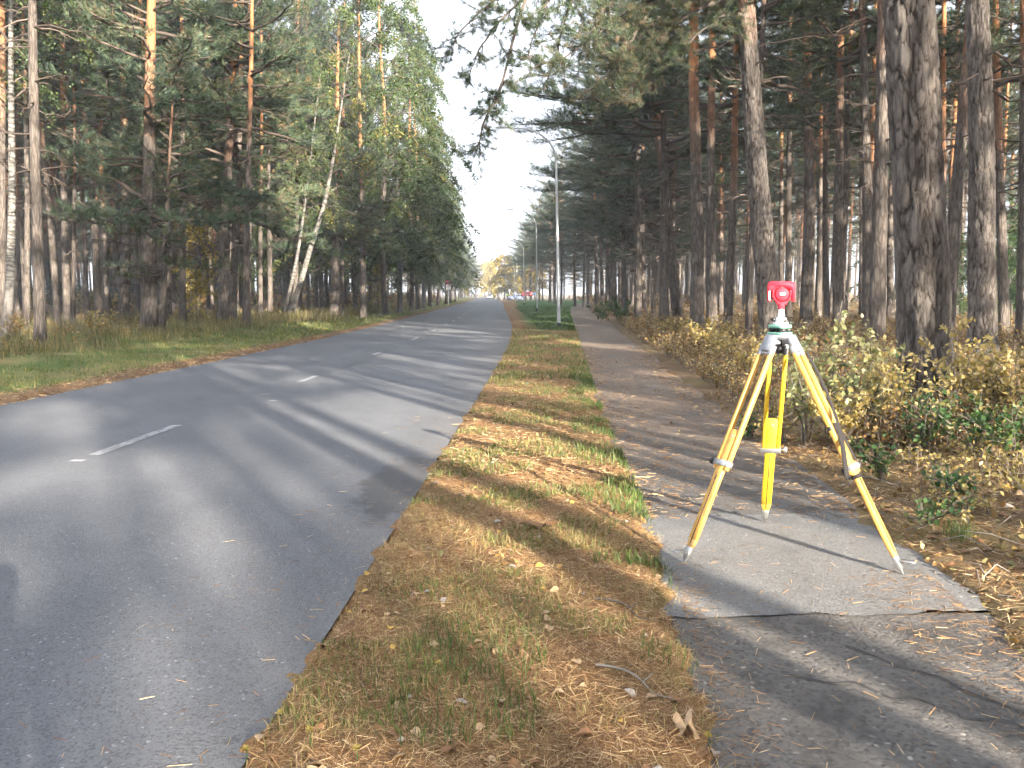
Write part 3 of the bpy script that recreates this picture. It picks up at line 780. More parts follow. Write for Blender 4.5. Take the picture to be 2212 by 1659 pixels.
PV['low0'] = make_pine_variant(31, 9, 2.0, 2.3, 34, 1.0, 8, True, 10, (.2, .024), None, 'needle')

def pine(loc, dia, variant, label, group=None, lean=(0, 0), rz=None, hs=1.0, rng=RNG, cs=1.0, name='pine_tree'):
    v = PV[variant]
    root = empty(name, (loc[0], loc[1], float(ground_h(loc[0], loc[1])) - .02))
    e = Matrix.Rotation(lean[0], 3, 'Y') @ Matrix.Rotation(lean[1], 3, 'X') @ Matrix.Rotation(rng.uniform(0, 6.28) if rz is None else rz, 3, 'Z')
    root.rotation_euler = e.to_euler(); root.scale = (1, 1, hs)
    t = link('trunk', v['trunk'], None, root); t.scale = (dia / .5, dia / .5, 1)
    b = link('branches', v['branches'], None, root); b.scale = (cs, cs, 1); b['kind'] = 'stuff'
    c = link('crown', v['crown'], None, root); c.scale = (cs, cs, 1); c['kind'] = 'stuff'
    tag(root, label, 'pine tree', group)
    return root

def make_birch_variant(seed, H, zb, R, nl, nleaf, curve=None, size=.085, mat='birch_leaf', bark='birch_bark', r=.13, round_=False):
    rng = np.random.default_rng(seed)
    z = np.concatenate([[-.2, 0, .15, .4], np.linspace(1, H, 24)])
    cx = np.zeros_like(z) if curve is None else np.interp(z, [c[0] for c in curve], [c[1] for c in curve])
    kz = np.hanning(5); kz /= kz.sum(); cx = np.convolve(np.pad(cx, 2, mode='edge'), kz, 'valid')
    y = .12 * np.sin(z * .5)
    Rr = r * (1 - .88 * (np.clip(z, 0, None) / H)) * (1 + .45 * np.exp(-np.clip(z, 0, None) / .3))
    tmb = MB(); tube(tmb, np.stack([cx, y, z], 1), Rr, 12); tm = tmb.mesh('birch_trunk', True); tm.materials.append(MAT[bark])
    bm, fm = MB(), MB()
    for i in range(nl):
        rel = (i + rng.uniform(0, 1)) / nl; h = zb + (H - zb) * rel
        s = np.array([np.interp(h, z, cx), np.interp(h, z, y), h])
        L = R * (math.sqrt(math.sin(math.pi * (.12 + .80 * rel))) if round_ else ((1 - rel) ** .5 * .85 + .22)) * rng.uniform(.6, 1.15); az = rng.uniform(0, 2 * np.pi); el = rad(rng.uniform(20, 60))
        t = np.linspace(0, 1, 7)
        d = np.array([math.cos(az), math.sin(az), 0])
        P = s + d * (t * L * math.cos(el))[:, None] + np.array([0, 0, 1.0]) * ((t * math.sin(el) - .75 * t ** 2.4) * L)[:, None]
        tube(bm, P, .028 * (1 - .85 * t) + .004, 4, False, rng.uniform(0, .6))
        tone = rng.uniform(.1, .75); m = nleaf // nl
        nt = max(4, int(L * 3.2))
        for j in range(nt):           # hanging twigs full of leaves
            q = rng.uniform(.25, 1.0); b = np.array([np.interp(q, t, P[:, c]) for c in range(3)])
            out = unit(d * rng.uniform(.1, .8) + rng.normal(0, .5, 3) * [1, 1, .3]); tl = rng.uniform(.5, 1.5)
            u = np.linspace(0, 1, 5)[:, None]
            tw = b + out * u * tl * .55 + np.array([0, 0, -1.0]) * (u ** 1.6) * tl * .75
            tube(bm, tw[[0, 2, 4]], [.006, .005, .002], 3, False, .2)
            cnt = max(3, m // nt); uu = rng.uniform(0.1, 1, cnt)
            pp = np.stack([np.interp(uu, u[:, 0], tw[:, c]) for c in range(3)], 1) + rng.normal(0, .07, (cnt, 3))
            leaves(fm, pp, size, rng, .2, .2, .75, np.clip(rng.normal(tone, .2, cnt), 0, 1))
    bme = bm.mesh('birch_branches'); bme.materials.append(MAT['branch']); fme = fm.mesh('birch_crown'); fme.materials.append(MAT[mat])
    return dict(trunk=tm, branches=bme, crown=fme)

def broadleaf(loc, v, name, label, cat, group=None, rz=0.0, s=1.0, lean=(0, 0), dia=1.0):
    root = empty(name, (loc[0], loc[1], float(ground_h(loc[0], loc[1])) - .02))
    e = Matrix.Rotation(lean[0], 3, 'Y') @ Matrix.Rotation(lean[1], 3, 'X') @ Matrix.Rotation(rz, 3, 'Z')
    root.rotation_euler = e.to_euler(); root.scale = (s, s, s)
    t = link('trunk', v['trunk'], None, root); t.scale = (dia, dia, 1) if dia != 1.0 else (1, 1, 1)
    for nm in ('branches', 'crown'): link(nm, v[nm], None, root)['kind'] = 'stuff'
    return tag(root, label, cat, group)

# ------------------------------------------------------------------ trees: placing
def base_x(u, z): return (u - 1106) / F_PX * (z * CP + CAM_H * SP)
def lean_to(u_base, u_top, z):
    top = at(u_top, 0, z); return math.atan2(top.x - base_x(u_base, z), top.z)

def limb_path(bm, fm, P, r0, rng, reach=.9, dens=2.6, bare=.25, k=12, nl=.19, nw=.018, tone=.3):
    P = np.asarray(P, float); n = len(P)
    s = np.concatenate([[0], np.cumsum(np.linalg.norm(np.diff(P, axis=0), axis=1))]); L = s[-1]
    q = np.linspace(0, L, 26); Q = np.stack([np.interp(q, s, P[:, c]) for c in range(3)], 1)
    kk = np.hanning(5); kk /= kk.sum()
    Q = np.stack([np.convolve(np.pad(Q[:, c], 2, mode='edge'), kk, 'valid') for c in range(3)], 1)
    Q += (rng.normal(0, .02, Q.shape)).cumsum(0) * .6
    tube(bm, Q, r0 * (1 - .88 * q / L) + .007, 6, False, .25)
    T = unit(np.gradient(Q, axis=0)); tp, td = [], []
    for _ in range(int(L * dens)):
        i = int(rng.uniform(bare, 1) * 25); b = Q[i]
        dd = unit(T[i] * rng.uniform(.1, .9) + rng.normal(0, .75, 3) * [1, 1, .7])
        sl = reach * rng.uniform(.4, 1.2) * (1.1 - .5 * i / 25)
        m = max(3, int(sl / .12)); u = np.linspace(.25, 1, m)[:, None]
        bend = rng.normal(0, .15, 3); pts = b + dd * sl * u + bend * (u ** 2) * sl + rng.normal(0, .025, (m, 3))
        tube(bm, np.vstack([b, pts[m // 2], pts[-1]]), [.014, .009, .004], 4, False, rng.uniform(.1, .6))
        tp.append(pts); td.append(np.repeat((dd + [0, 0, .3])[None], m, 0))
        for _ in range(2):
            j = rng.integers(0, m); d2 = unit(dd + rng.normal(0, .7, 3)); l2 = sl * rng.uniform(.25, .5); mm = max(2, int(l2 / .12))
            pp = pts[j] + d2 * l2 * np.linspace(.3, 1, mm)[:, None]
            tube(bm, np.vstack([pts[j], pp[-1]]), [.006, .003], 3, False, .3)
            tp.append(pp); td.append(np.repeat((d2 + [0, 0, .3])[None], mm, 0))
    Pp = np.concatenate(tp); tufts(fm, Pp, np.concatenate(td), k, nl, nw, rng, .8, np.clip(rng.normal(tone, .2, len(Pp)), 0, 1))

def hero_trunk(name, H, r, seed, zfine=7.5, sides=96, dz=.045, depth=.032):
    rng = np.random.default_rng(seed)
    z = np.concatenate([np.arange(-.25, zfine, dz), np.linspace(zfine, H, 24)])
    a = rng.uniform(0, 6.28)
    x = .025 * np.sin(z * .5 + a) - .025 * math.sin(a); y = .04 * np.sin(z * .4 + a * 2) - .04 * math.sin(2 * a)
    zc = np.clip(z, 0, None)
    R = r * (1 - .82 * (zc / H) ** 1.2) * (1 + .30 * np.exp(-zc / .35))
    th = np.linspace(0, 2 * np.pi, sides, endpoint=False)
    V = np.zeros((len(z), sides, 3)); C = np.zeros((len(z), sides))
    kx, kz = 10.0, 2.5
    for i, (zi, Ri) in enumerate(zip(z, R)):
        for j, t in enumerate(th):
            c, s = math.cos(t), math.sin(t)
            lob = 1 + .045 * math.sin(3 * t + zi * .8 + a) + .03 * math.sin(7 * t - zi * 1.7)
            if zi < zfine:
                p = Vector((c * r * kx + seed, s * r * kx, zi * kz))
                w = mnoise.noise_vector(p * .9) * .75
                d = mnoise.voronoi(p + w)[0]
                e = d[1] - d[0]
                cr = 1 - min(1, max(0, e / .19)); cr = cr * cr * (3 - 2 * cr)
                hgt = -depth * cr + .008 * mnoise.noise(p * 4) + .012 * mnoise.noise(p * .3)
                C[i, j] = cr
            else: hgt = 0
            rr = Ri * lob + hgt
            V[i, j] = (x[i] + c * rr, y[i] + s * rr, zi)
    n = len(z); mb = MB()
    i = np.arange(n - 1)[:, None] * sides; j = np.arange(sides)[None, :]; k = (j + 1) % sides
    mb.add(V.reshape(-1, 3), np.stack([i + j, i + k, i + sides + k, i + sides + j], -1).reshape(-1, 4))
    me = mb.mesh(name, True); me.materials.append(MAT['bark_hero'])
    at_ = me.attributes.new('crack', 'FLOAT', 'POINT'); at_.data.foreach_set('value', C.astype(np.float32).ravel())
    return me

placed = []
def hero_pine(u0, u1, z, dia, seed, variant, label, extra=None, H=21, **kw):
    x = base_x(u0, z); v = PV[variant]
    root = empty('pine_tree', (x, z, float(ground_h(x, z)) - .03)); root.rotation_euler = (0, lean_to(u0, u1, z), 0)
    link('trunk', hero_trunk('plated_pine_trunk', H, dia / 2, seed, **kw), None, root)
    b = link('branches', v['branches'], None, root); c = link('crown', v['crown'], None, root)
    b['kind'] = c['kind'] = 'stuff'; rzz = seed * 1.7; b.rotation_euler = (0, 0, rzz); c.rotation_euler = (0, 0, rzz)
    tag(root, label, 'pine tree'); placed.append((x, z))
    return root

hero_pine(2002, 1958, 10.0, .58, 3, 'tall2', 'thick dark plated pine trunk rising from the shrubs behind the tripod')
hero_pine(2122, 2108, 18.5, .56, 5, 'tall0', 'stout grey pine trunk with sunlit bark flakes among low yellow shrubs', zfine=8.5, sides=72, dz=.07)
bigp = hero_pine(1668, 1612, 25.0, .66, 8, 'tall2', 'stout pine leaning towards the road, its long limbs hanging over the verge', zfine=10.5, sides=56, dz=.09)
# the limbs that hang over the verge and road from that leaning pine
rg = np.random.default_rng(81)
bm, fm = MB(), MB()
def pts_at(L): return [at(u, v, z) for u, v, z in L]
limbs = [
    ([(1600, -90, 25), (1480, -150, 24.6), (1300, -130, 24.2), (1180, -70, 24), (1129, 0, 23.8), (1110, 70, 23.6), (1088, 180, 23.4), (1045, 250, 23.2), (1028, 300, 23.1), (1034, 345, 23)], .085, .95, 3.0, .40, .30),
    ([(1180, -70, 24), (1110, -30, 23.6), (1050, 20, 23.2), (1000, 70, 23), (965, 130, 22.8)], .04, .8, 3.4, .15, .30),
    ([(1129, 0, 23.8), (1075, 60, 23.4), (1035, 120, 23.2), (1010, 190, 23)], .03, .7, 3.0, .15, .3),
    ([(1300, -130, 24.2), (1250, -20, 24), (1220, 60, 23.8), (1195, 150, 23.6), (1175, 215, 23.4)], .05, .9, 4.4, .15, .25),
    ([(1603, -50, 25), (1500, -60, 24.7), (1420, 0, 24.4), (1360, 90, 24.1), (1310, 160, 23.9), (1265, 200, 23.7)], .06, 1.05, 5.4, .2, .5),
    ([(1606, -10, 25), (1520, 10, 24.6), (1440, 70, 24.2), (1390, 150, 24), (1330, 235, 23.8)], .055, 1.05, 5.2, .2, .5),
    ([(1480, -150, 24.6), (1400, -90, 24.2), (1340, -20, 23.9), (1290, 60, 23.7), (1250, 110, 23.5)], .05, 1.0, 5.0, .15, .4),
    ([(1612, 30, 25), (1560, 40, 24.2), (1500, 90, 23.6), (1465, 150, 23.2)], .04, .8, 3.4, .25, .35),
    ([(1088, 180, 23.4), (1075, 215, 23.2), (1050, 240, 23), (1010, 250, 22.9)], .02, .6, 2.6, .1, .3),
    ([(1420, 0, 24.4), (1340, 30, 24), (1270, 90, 23.7), (1215, 130, 23.5), (1170, 140, 23.3), (1130, 160, 23.1)], .04, .8, 3.2, .25, .4),
    ([(1300, -130, 24.2), (1230, -60, 23.8), (1180, 20, 23.5), (1150, 90, 23.3), (1140, 130, 23.2)], .035, .75, 3.0, .2, .35),
]
for L, r0, reach, dens, bare, tone in limbs:
    limb_path(bm, fm, pts_at(L), r0, rg, reach, dens * 2.3, bare * .8, 24, .14, .011, min(.95, tone + .25))
inv = bigp.matrix_basis.inverted()
for nm, m_, mt in (('branches', bm, 'twig'), ('needles', fm, 'needle_edge')):
    o = m_.build('overhanging_' + nm, MAT[mt], bigp); o.matrix_parent_inverse = inv; o['kind'] = 'stuff'

# trees read off one by one: (u at the foot, u at the top edge, distance, diameter, kind, label)
near_right = [
    (1892, 1903, 23.0, .42, 'tall1', 'straight grey pine trunk just behind the thick dark one'),
    (2168, 2153, 30, .34, 'tall0', 'slim shaded pine standing close behind the stout sunlit trunk'),
    (1615, 1650, 27.5, .22, 'tall3', 'thin pine with torn pale bark at its foot beside the leaning stout pine'),
    (1505, 1500, 33, .52, 'tall0', 'dark grey pine, the shaded one of a close pair by the footpath'),
    (1537, 1535, 35, .43, 'tall1', 'sunlit brown pine, the bright one of a close pair by the footpath'),
    (1740, 1744, 36, .50, 'tall2', 'straight pine with pale sunlit bark behind the red prism target'),
    (1703, 1711, 42, .33, 'tall1', 'slim straight pine behind the red prism target'),
    (1687, 1690, 50, .28, 'tall0', 'thin orange-topped pine glimpsed behind the red prism target'),
    (1810, 1813, 34, .43, 'tall3', 'dark pine trunk rising with a thinner leaning one from the shrubs'),
    (1815, 1836, 35.5, .30, 'tall1', 'thinner pine leaning away from the dark trunk it grows beside'),
    (1786, 1785, 44, .32, 'tall2', 'narrow pine lit along one edge between two darker trunks'),
    (1768, 1776, 47, .30, 'tall0', 'narrow dark pine beside a strip of bright sky'),
    (1860, 1858, 48, .26, 'tall3', 'thin pine standing clear between thicker trunks'),
    (1465, 1398, 45, .56, 'edge2', 'pine with a leaning trunk that bows over the footpath'),
    (1432, 1425, 52, .40, 'tall1', 'pine standing just behind the bowed trunk near the footpath'),
    (1390, 1388, 60, .40, 'edge0', 'pine at the edge of the footpath beyond the green bush'),
    (1375, 1378, 62, .36, 'edge1', 'pine partnered with another at the footpath edge beyond the green bush'),
    (2030, 2042, 34, .30, 'tall1', 'reddish slim pine behind the right shoulder of the thick dark trunk'),
    (2052, 2092, 38, .26, 'tall3', 'thin pine slanting towards the stout sunlit trunk'),
    (2200, 2206, 27, .20, 'tall3', 'thin dark pine at the open bright edge of the wood'),
]
near_left = [
    (88, 75, 23.7, .30, 'tall1', 'slim pine with glowing orange upper bark nearest the grass bank'),
    (127, 70, 36, .26, 'tall0', 'thin slanting pine crossing behind the orange-barked slim pine'),
    (146, 133, 41, .34, 'tall2', 'dark straight pine a little behind the slanting thin one'),
    (159, 160, 38, .17, 'tall3', 'very thin pale trunk beside the dark straight pine'),
    (323, 335, 32.2, .58, 'edge1', 'thick dark pine with drooping green boughs at the grass bank'),
    (350, 385, 32.0, .24, 'low0', 'small pale pine leaning out from the foot of the thick dark pine'),
    (395, 392, 38, .28, 'tall0', 'slim dark pine just past the thick drooping pine'),
    (268, 268, 48, .56, 'tall2', 'broad shaded pine trunk set back in the wood'),
    (480, 512, 40, .52, 'edge0', 'tall pine with orange upper trunk and dense low boughs'),
    (503, 524, 45, .40, 'tall0', 'orange pine shadowing the taller pine with low boughs'),
    (535, 536, 47, .38, 'tall1', 'pine with a pale blaze mark on its lower trunk'),
    (563, 567, 52, .27, 'tall2', 'slender pine between the blazed pine and the birches'),
    (584, 580, 53, .30, 'tall0', 'slender dark pine standing close before the leaning birches'),
    (638, 642, 54, .30, 'tall3', 'orange slender pine rising behind the leaning birches'),
    (723, 733, 55, .58, 'edge1', 'broad dark pine, larger of two at the bank past the birches'),
    (738, 745, 57, .34, 'tall1', 'narrower pine tucked against the broad dark one past the birches'),
    (664, 662, 60, .28, 'tall0', 'thin shaded pine in the gap past the leaning birches'),
    (684, 684, 62, .26, 'tall2', 'thin shaded pine next to the gap past the birches'),
    (8, 2, 30, .30, 'tall0', 'dark pine behind the white birch'),
    (60, 50, 33, .22, 'tall3', 'thin pine between the white birch and the orange-barked slim pine'),
]
for u0, u1, z, dia, var, lab in near_right + near_left:
    x = base_x(u0, z); placed.append((x, z))
    pine((x, z), dia, var, lab, lean=(lean_to(u0, u1, z), 0))
    
# birches on the left
BV = {'straight': make_birch_variant(41, 15, 6.5, 2.6, 26, 5200, None, .085),
      'lean1': make_birch_variant(42, 15, 5.0, 3.2, 30, 8500, [(0, 0), (2, .75), (4, 1.35), (6.3, 2.2), (9, 2.8), (15, 3.8)], .085, r=.18),
      'lean2': make_birch_variant(43, 14, 5.0, 3.0, 28, 7500, [(0, 0), (2, .55), (4, 1.0), (8, 1.7), (14, 2.5)], .085, r=.115),
      'full0': make_birch_variant(44, 18, 2.2, 5.4, 66, 31000, None, .115, r=.16, bark='bark'),
      'full1': make_birch_variant(45, 16, 1.8, 5.0, 62, 29000, None, .115, r=.15),
      'full2': make_birch_variant(46, 20, 2.8, 5.6, 66, 32000, None, .115, r=.16, bark='bark')}
broadleaf((base_x(16, 26.3), 26.3), BV['straight'], 'birch_tree', 'white-barked birch with black flecks at the edge of the wood', 'birch tree', lean=(lean_to(16, 32, 26.3), 0), dia=1.05); placed.append((base_x(16, 26.3), 26.3))
x = base_x(622, 49.8)
broadleaf((x, 49.8), BV['lean1'], 'birch_tree', 'larger of two birches leaning from one spot, rough black foot', 'birch tree'); placed.append((x, 49.8))
broadleaf((x - .4, 50.2), BV['lean2'], 'birch_tree', 'slimmer white birch leaning beside the rough-footed one', 'birch tree')
for i, (dx, z, vr, s) in enumerate([(-2.4, 56, 'full0', 1.3), (-1.9, 63, 'full2', 1.3), (-1.8, 71, 'full1', 1.45), (-1.6, 79, 'full0', 1.3), (-1.8, 88, 'full2', 1.2), (-2.0, 97, 'full1', 1.3), (-8.0, 61, 'full1', 1.15), (-8.5, 76, 'full2', 1.05), (-2.2, 108, 'full0', 1.15), (-2.2, 121, 'full2', 1.05), (-2.0, 137, 'full0', 1.05), (-2.4, 156, 'full1', 1.1), (-2.4, 178, 'full2', 1.0)]):
    xx = float(road_l(z)) + dx; placed.append((xx, z))
    broadleaf((xx, z), BV[vr], 'birch_tree', 'full green birch in the leafy row overhanging the far road edge', 'birch tree', 'leafy birches along the road', rz=i * 1.9, s=s)

YV = {'y0': make_birch_variant(51, 5.5, 1.2, 1.9, 22, 2600, None, .13, 'yellow_leaf', 'bark', .05, True),
      'y1': make_birch_variant(52, 11, 1.8, 5.0, 44, 9000, None, .34, 'yellow_leaf', 'bark', .16, True),
      'g1': make_birch_variant(53, 5.5, .8, 2.0, 24, 4200, None, .11, 'shrub_green', 'bark', .05, True)}
for u, z, s, lab in [(432, 47, 1.0, 'young maple in bright yellow leaf between pine trunks'), (425, 43, .48, 'small low yellow maple sapling under the pine boughs'), (818, 70, .75, 'yellow sapling in the shade under the roadside birches')]:
    x = base_x(u, z); broadleaf((x, z), YV['y0'], 'maple_sapling', lab, 'sapling', s=s, rz=u)
for i, (x, z, s, lab) in enumerate([(-2.2, 265, 1.15, 'golden autumn tree closing the far end of the road'), (2.0, 280, 1.2, 'tall golden tree behind the parked blue car'), (-17.5, 330, 1.0, 'golden tree across the road where it bends away'), (-11.0, 420, 1.5, 'large golden tree standing beyond the bend'), (6.5, 252, 1.0, 'golden tree beside the pines behind the red sign'), (-9.0, 380, 1.3, 'pale golden tree seen straight down the road')]):
    broadleaf((x, z), YV['y1'], 'autumn_tree', lab, 'tree', s=s, rz=i * 2.1)
for i, (u, z, s) in enumerate([(2150, 42, 1.0), (2185, 46, 1.15), (2110, 50, 1.0), (2060, 52, .9), (2205, 38, .8), (2225, 50, 1.2), (1990, 60, 1.1), (1880, 62, .9)]):
    x = base_x(u, z); broadleaf((x, z), YV['g1'], 'young_broadleaf', 'young green broadleaf tree under the pines at the bright edge of the wood', 'tree', 'green undergrowth trees', rz=i * 1.3, s=s)

# pines crowding the footpath, boughs reaching out towards the lamps
for i, (z, e, hs_, lab) in enumerate([(44, 2.6, 1.15, 'pine with wide boughs over the footpath near the first lamp'), (53, 2.0, 1.2, 'wide-boughed pine over the footpath past the green bush'), (62, 1.8, 1.12, 'wide-boughed pine where the footpath narrows away'), (71, 1.6, 1.15, 'broad pine across the lawn from the middle lamp'), (80, 1.6, 1.05, 'broad pine level with the middle lamp'), (90, 1.4, 1.1, 'broad pine just beyond the middle lamp'), (101, 1.0, 1.05, 'broad pine towards the end of the footpath')]):
    x = float(path_r(z)) + e; placed.append((x, z))
    pine((x, z), .42, ('edge2', 'edge3')[i % 2], lab, None, (rad(-1.5), 0), rz=i * 2.3, hs=hs_, cs=1.5)
# the rest of the wood, tree by tree
def scatter(n_try, xf, zr, spacing, rng, stop):
    out = []
    for _ in range(n_try):
        z = rng.uniform(*zr); x = xf(z, rng.uniform())
        if any((x - a) ** 2 + (z - b) ** 2 < spacing ** 2 for a, b in placed): continue
        placed.append((x, z)); out.append((x, z))
        if len(out) >= stop: break
    return out
sg = np.random.default_rng(5)
def in_view(x, z, m=0.62): return z > 1 and abs(x) < m * z
for x, z in scatter(4000, lambda z, u: float(path_r(z)) + 2.6 + u * 34, (38, 105), 3.0, sg, 92):
    if not in_view(x, z): continue
    e = x - float(path_r(z))
    v = sg.choice(['edge2', 'edge3']) if (e < 6 and sg.uniform() < .5) else sg.choice(['tall0', 'tall1', 'tall2', 'tall3'])
    dm = sg.uniform(.24, .42); low = str(v)[0] != 't'
    pine((x, z), dm, str(v), ('slim' if dm < .33 else 'sturdy') + (' low-boughed' if low else ' bare-stemmed') + ' pine in the open stand beside the footpath', 'pines standing beyond the footpath', (rad(sg.normal(0, 1.3)), rad(sg.normal(0, 1.3))), hs=sg.uniform(.88, 1.08), rng=sg, cs=1.3 if low else 1.1)
for x, z in scatter(900, lambda z, u: float(path_r(z)) + 8 + u * 16, (22, 40), 3.2, sg, 16):
    if not in_view(x, z, .75): continue
    dm = sg.uniform(.26, .40)
    pine((x, z), dm, str(sg.choice(['tall0', 'tall1', 'tall2'])), ('slim' if dm < .33 else 'sturdy') + ' bare-stemmed pine in the open stand beside the footpath', 'pines standing beyond the footpath', (rad(sg.normal(0, 1.3)), rad(sg.normal(0, 1.3))), rng=sg)
for x, z in scatter(5000, lambda z, u: float(road_l(z)) - 4.0 - u * 40, (31, 84), 2.9, sg, 118):
    if not in_view(x, z): continue
    u_ = 1106 + x / z * F_PX
    if z < 56 and 575 < u_ < 770: continue
    e = float(road_l(z)) - x
    v = sg.choice(['edge0', 'edge1', 'edge2', 'low0']) if (e < 12 and sg.uniform() < .55) else sg.choice(['tall0', 'tall1', 'tall2', 'tall3'])
    dm = sg.uniform(.22, .42); low = str(v)[0] != 't'
    pine((x, z), dm, str(v), ('slim' if dm < .32 else 'sturdy') + (' low-boughed' if low else ' bare-stemmed') + ' pine in the dense dark stand across the road', 'pines standing across the road', (rad(sg.normal(0, 1.3)), rad(sg.normal(0, 1.3))), hs=sg.uniform(.95, 1.2), rng=sg, cs=1.3 if low else 1.25)
for k, z in enumerate(np.arange(108, 330, 9.0)):
    for side in (0, 1):
        for row in (0, 1):
            if row == 1 and z > 150: continue
            zz_ = z + sg.uniform(-2.5, 2.5)
            x = (float(road_l(zz_)) - 4.5 - row * 5.5 - sg.uniform(0, 2)) if side == 0 else (float(road_r(zz_)) + 7.6 + row * 5.5 + sg.uniform(0, 2))
            if side == 1 and 200 < zz_ < 230 and row == 0: x += 8
            pine((x, zz_), sg.uniform(.3, .45), str(sg.choice(['edge0', 'edge2', 'edge3'])), 'distant pine in the wall of trees lining the road' + (' across from the lamp posts' if side == 0 else ' behind the lamp posts'),
                 'far pines across the road' if side == 0 else 'far pines behind the lamp posts', hs=sg.uniform(.8, 1.05), rng=sg, cs=1.4)

# trees out of the picture whose shadows stripe the road: behind and to the right of the camera
tx, ty = math.sin(rad(SUN_AZ)), math.cos(rad(SUN_AZ))
def lane(x, z): return x * -ty + z * tx          # position across the direction of the light
og = np.random.default_rng(77)
LAB_B = 'pine beside the footpath behind the photographer, throwing long shadows'
for q in (1.70, 2.72, 3.15, 4.95, 5.35, 5.72, 6.05, 8.35, 8.8, 9.25, 11.2, 12.6, 14.6):
    for _ in range(200):
        s_ = og.uniform(max(4, (3.6 - .883 * q) / .469), 34)
        x = -ty * q + tx * s_; z = tx * q + ty * s_
        if in_view(x, z, .70) or x < float(path_r(z)) + 1.4: continue
        if any((x - a) ** 2 + (z - b) ** 2 < 4.0 for a, b in placed): continue
        placed.append((x, z))
        pine((x, z), og.uniform(.30, .44), str(og.choice(['tall0', 'tall2'])), LAB_B, 'pines behind the photographer', (rad(og.normal(0, .5)), rad(og.normal(0, .5))), rng=og)
        break
for q in (.6, 1.2, 2.15, 6.5, 7.0, 7.5, 10.0, 10.5, 16.9, 17.6, 18.4):
    for _ in range(80):
        s_ = og.uniform(25, 34); x = -ty * q + tx * s_; z = tx * q + ty * s_
        if in_view(x, z, .70) or x < float(path_r(z)) + 1.4: continue
        if any((x - a) ** 2 + (z - b) ** 2 < 1.5 for a, b in placed): continue
        placed.append((x, z))
        pine((x, z), og.uniform(.20, .28), 'tall2', LAB_B, 'pines behind the photographer', rng=og, cs=.4)
        break
cnt = 0
for _ in range(3000):
    z = og.uniform(-46, 14); x = float(path_r(z)) + 4 + og.uniform(0, 34); l_ = lane(x, z)
    if in_view(x, z, .70) or -1.5 < l_ < 19: continue
    if any((x - a) ** 2 + (z - b) ** 2 < 12.0 for a, b in placed): continue
    placed.append((x, z)); cnt += 1
    pine((x, z), og.uniform(.28, .46), str(og.choice(['tall0', 'tall2', 'tall1'])), LAB_B, 'pines behind the photographer', (rad(og.normal(0, 1.2)), rad(og.normal(0, 1.2))), rng=og)
    if cnt >= 30: break

for q in (-2.2, -.6, 1.9, 8.8):
    for _ in range(60):
        s_ = og.uniform(36, 60); x = -ty * q + tx * s_; z = tx * q + ty * s_
        if any((x - a) ** 2 + (z - b) ** 2 < 3.0 for a, b in placed): continue
        placed.append((x, z))
        pine((x, z), og.uniform(.26, .36), str(og.choice(['tall0', 'tall2'])), LAB_B, 'pines behind the photographer', rng=og, cs=.42)
        break
# distant mass of forest closing the view
def far_forest(name, xs, zs, n, seed, label):
    rng = np.random.default_rng(seed); tm, fm = MB(), MB()
    for _ in range(n):
        z = rng.uniform(*zs); x = xs(z, rng.uniform()); r = rng.uniform(.12, .22); H = rng.uniform(17, 23); zb = rng.uniform(5, 9)
        ln = rng.normal(0, .02)
        tube(tm, [[x, z, -.2], [x + ln * 8, z, 8], [x + ln * H, z, H]], [r, r * .8, r * .25], 6, False, rng.uniform(0, 1))
        m = 60; hh = rng.uniform(zb, H, m); rr = 2.8 * (1 - .6 * (hh - zb) / (H - zb)) * np.sqrt(rng.uniform(0, 1, m)); a = rng.uniform(0, 6.28, m)
        P = np.stack([x + rr * np.cos(a), z + rr * np.sin(a), hh], 1)
        tufts(fm, P, np.stack([np.cos(a), np.sin(a), np.full(m, .4)], 1), 9, .75, .10, rng, .9)
    o = tm.build(name, MAT['bark'], smooth=True); tag(o, label, 'forest', kind='stuff')
    f = fm.build('foliage', MAT['needle'], o); f['kind'] = 'stuff'
far_forest('distant_forest', lambda z, u: float(road_l(z)) - 14 - u * 75, (90, 190), 640, 91, 'distant mass of pines filling the wood across the road')
far_forest('distant_forest', lambda z, u: float(path_r(min(z, 150))) + 5 + u * 40, (104, 230), 260, 92, 'distant mass of pines filling the wood beyond the footpath')
far_forest('distant_forest', lambda z, u: -80 + u * 130, (430, 520), 150, 93, 'hazy wall of trees where the road bends out of sight')

# ------------------------------------------------------------------ undergrowth, shrubs, grass, litter
ug = np.random.default_rng(301)
def region(n, zr, xf, rng, zpow=1.0):
    z = zr[0] + (zr[1] - zr[0]) * rng.uniform(0, 1, n) ** zpow
    x = xf(z, rng.uniform(0, 1, n)); return x, z
def on_ground(x, z, dz=0.0): return np.stack([x, z, ground_h(x, z) + dz], 1)

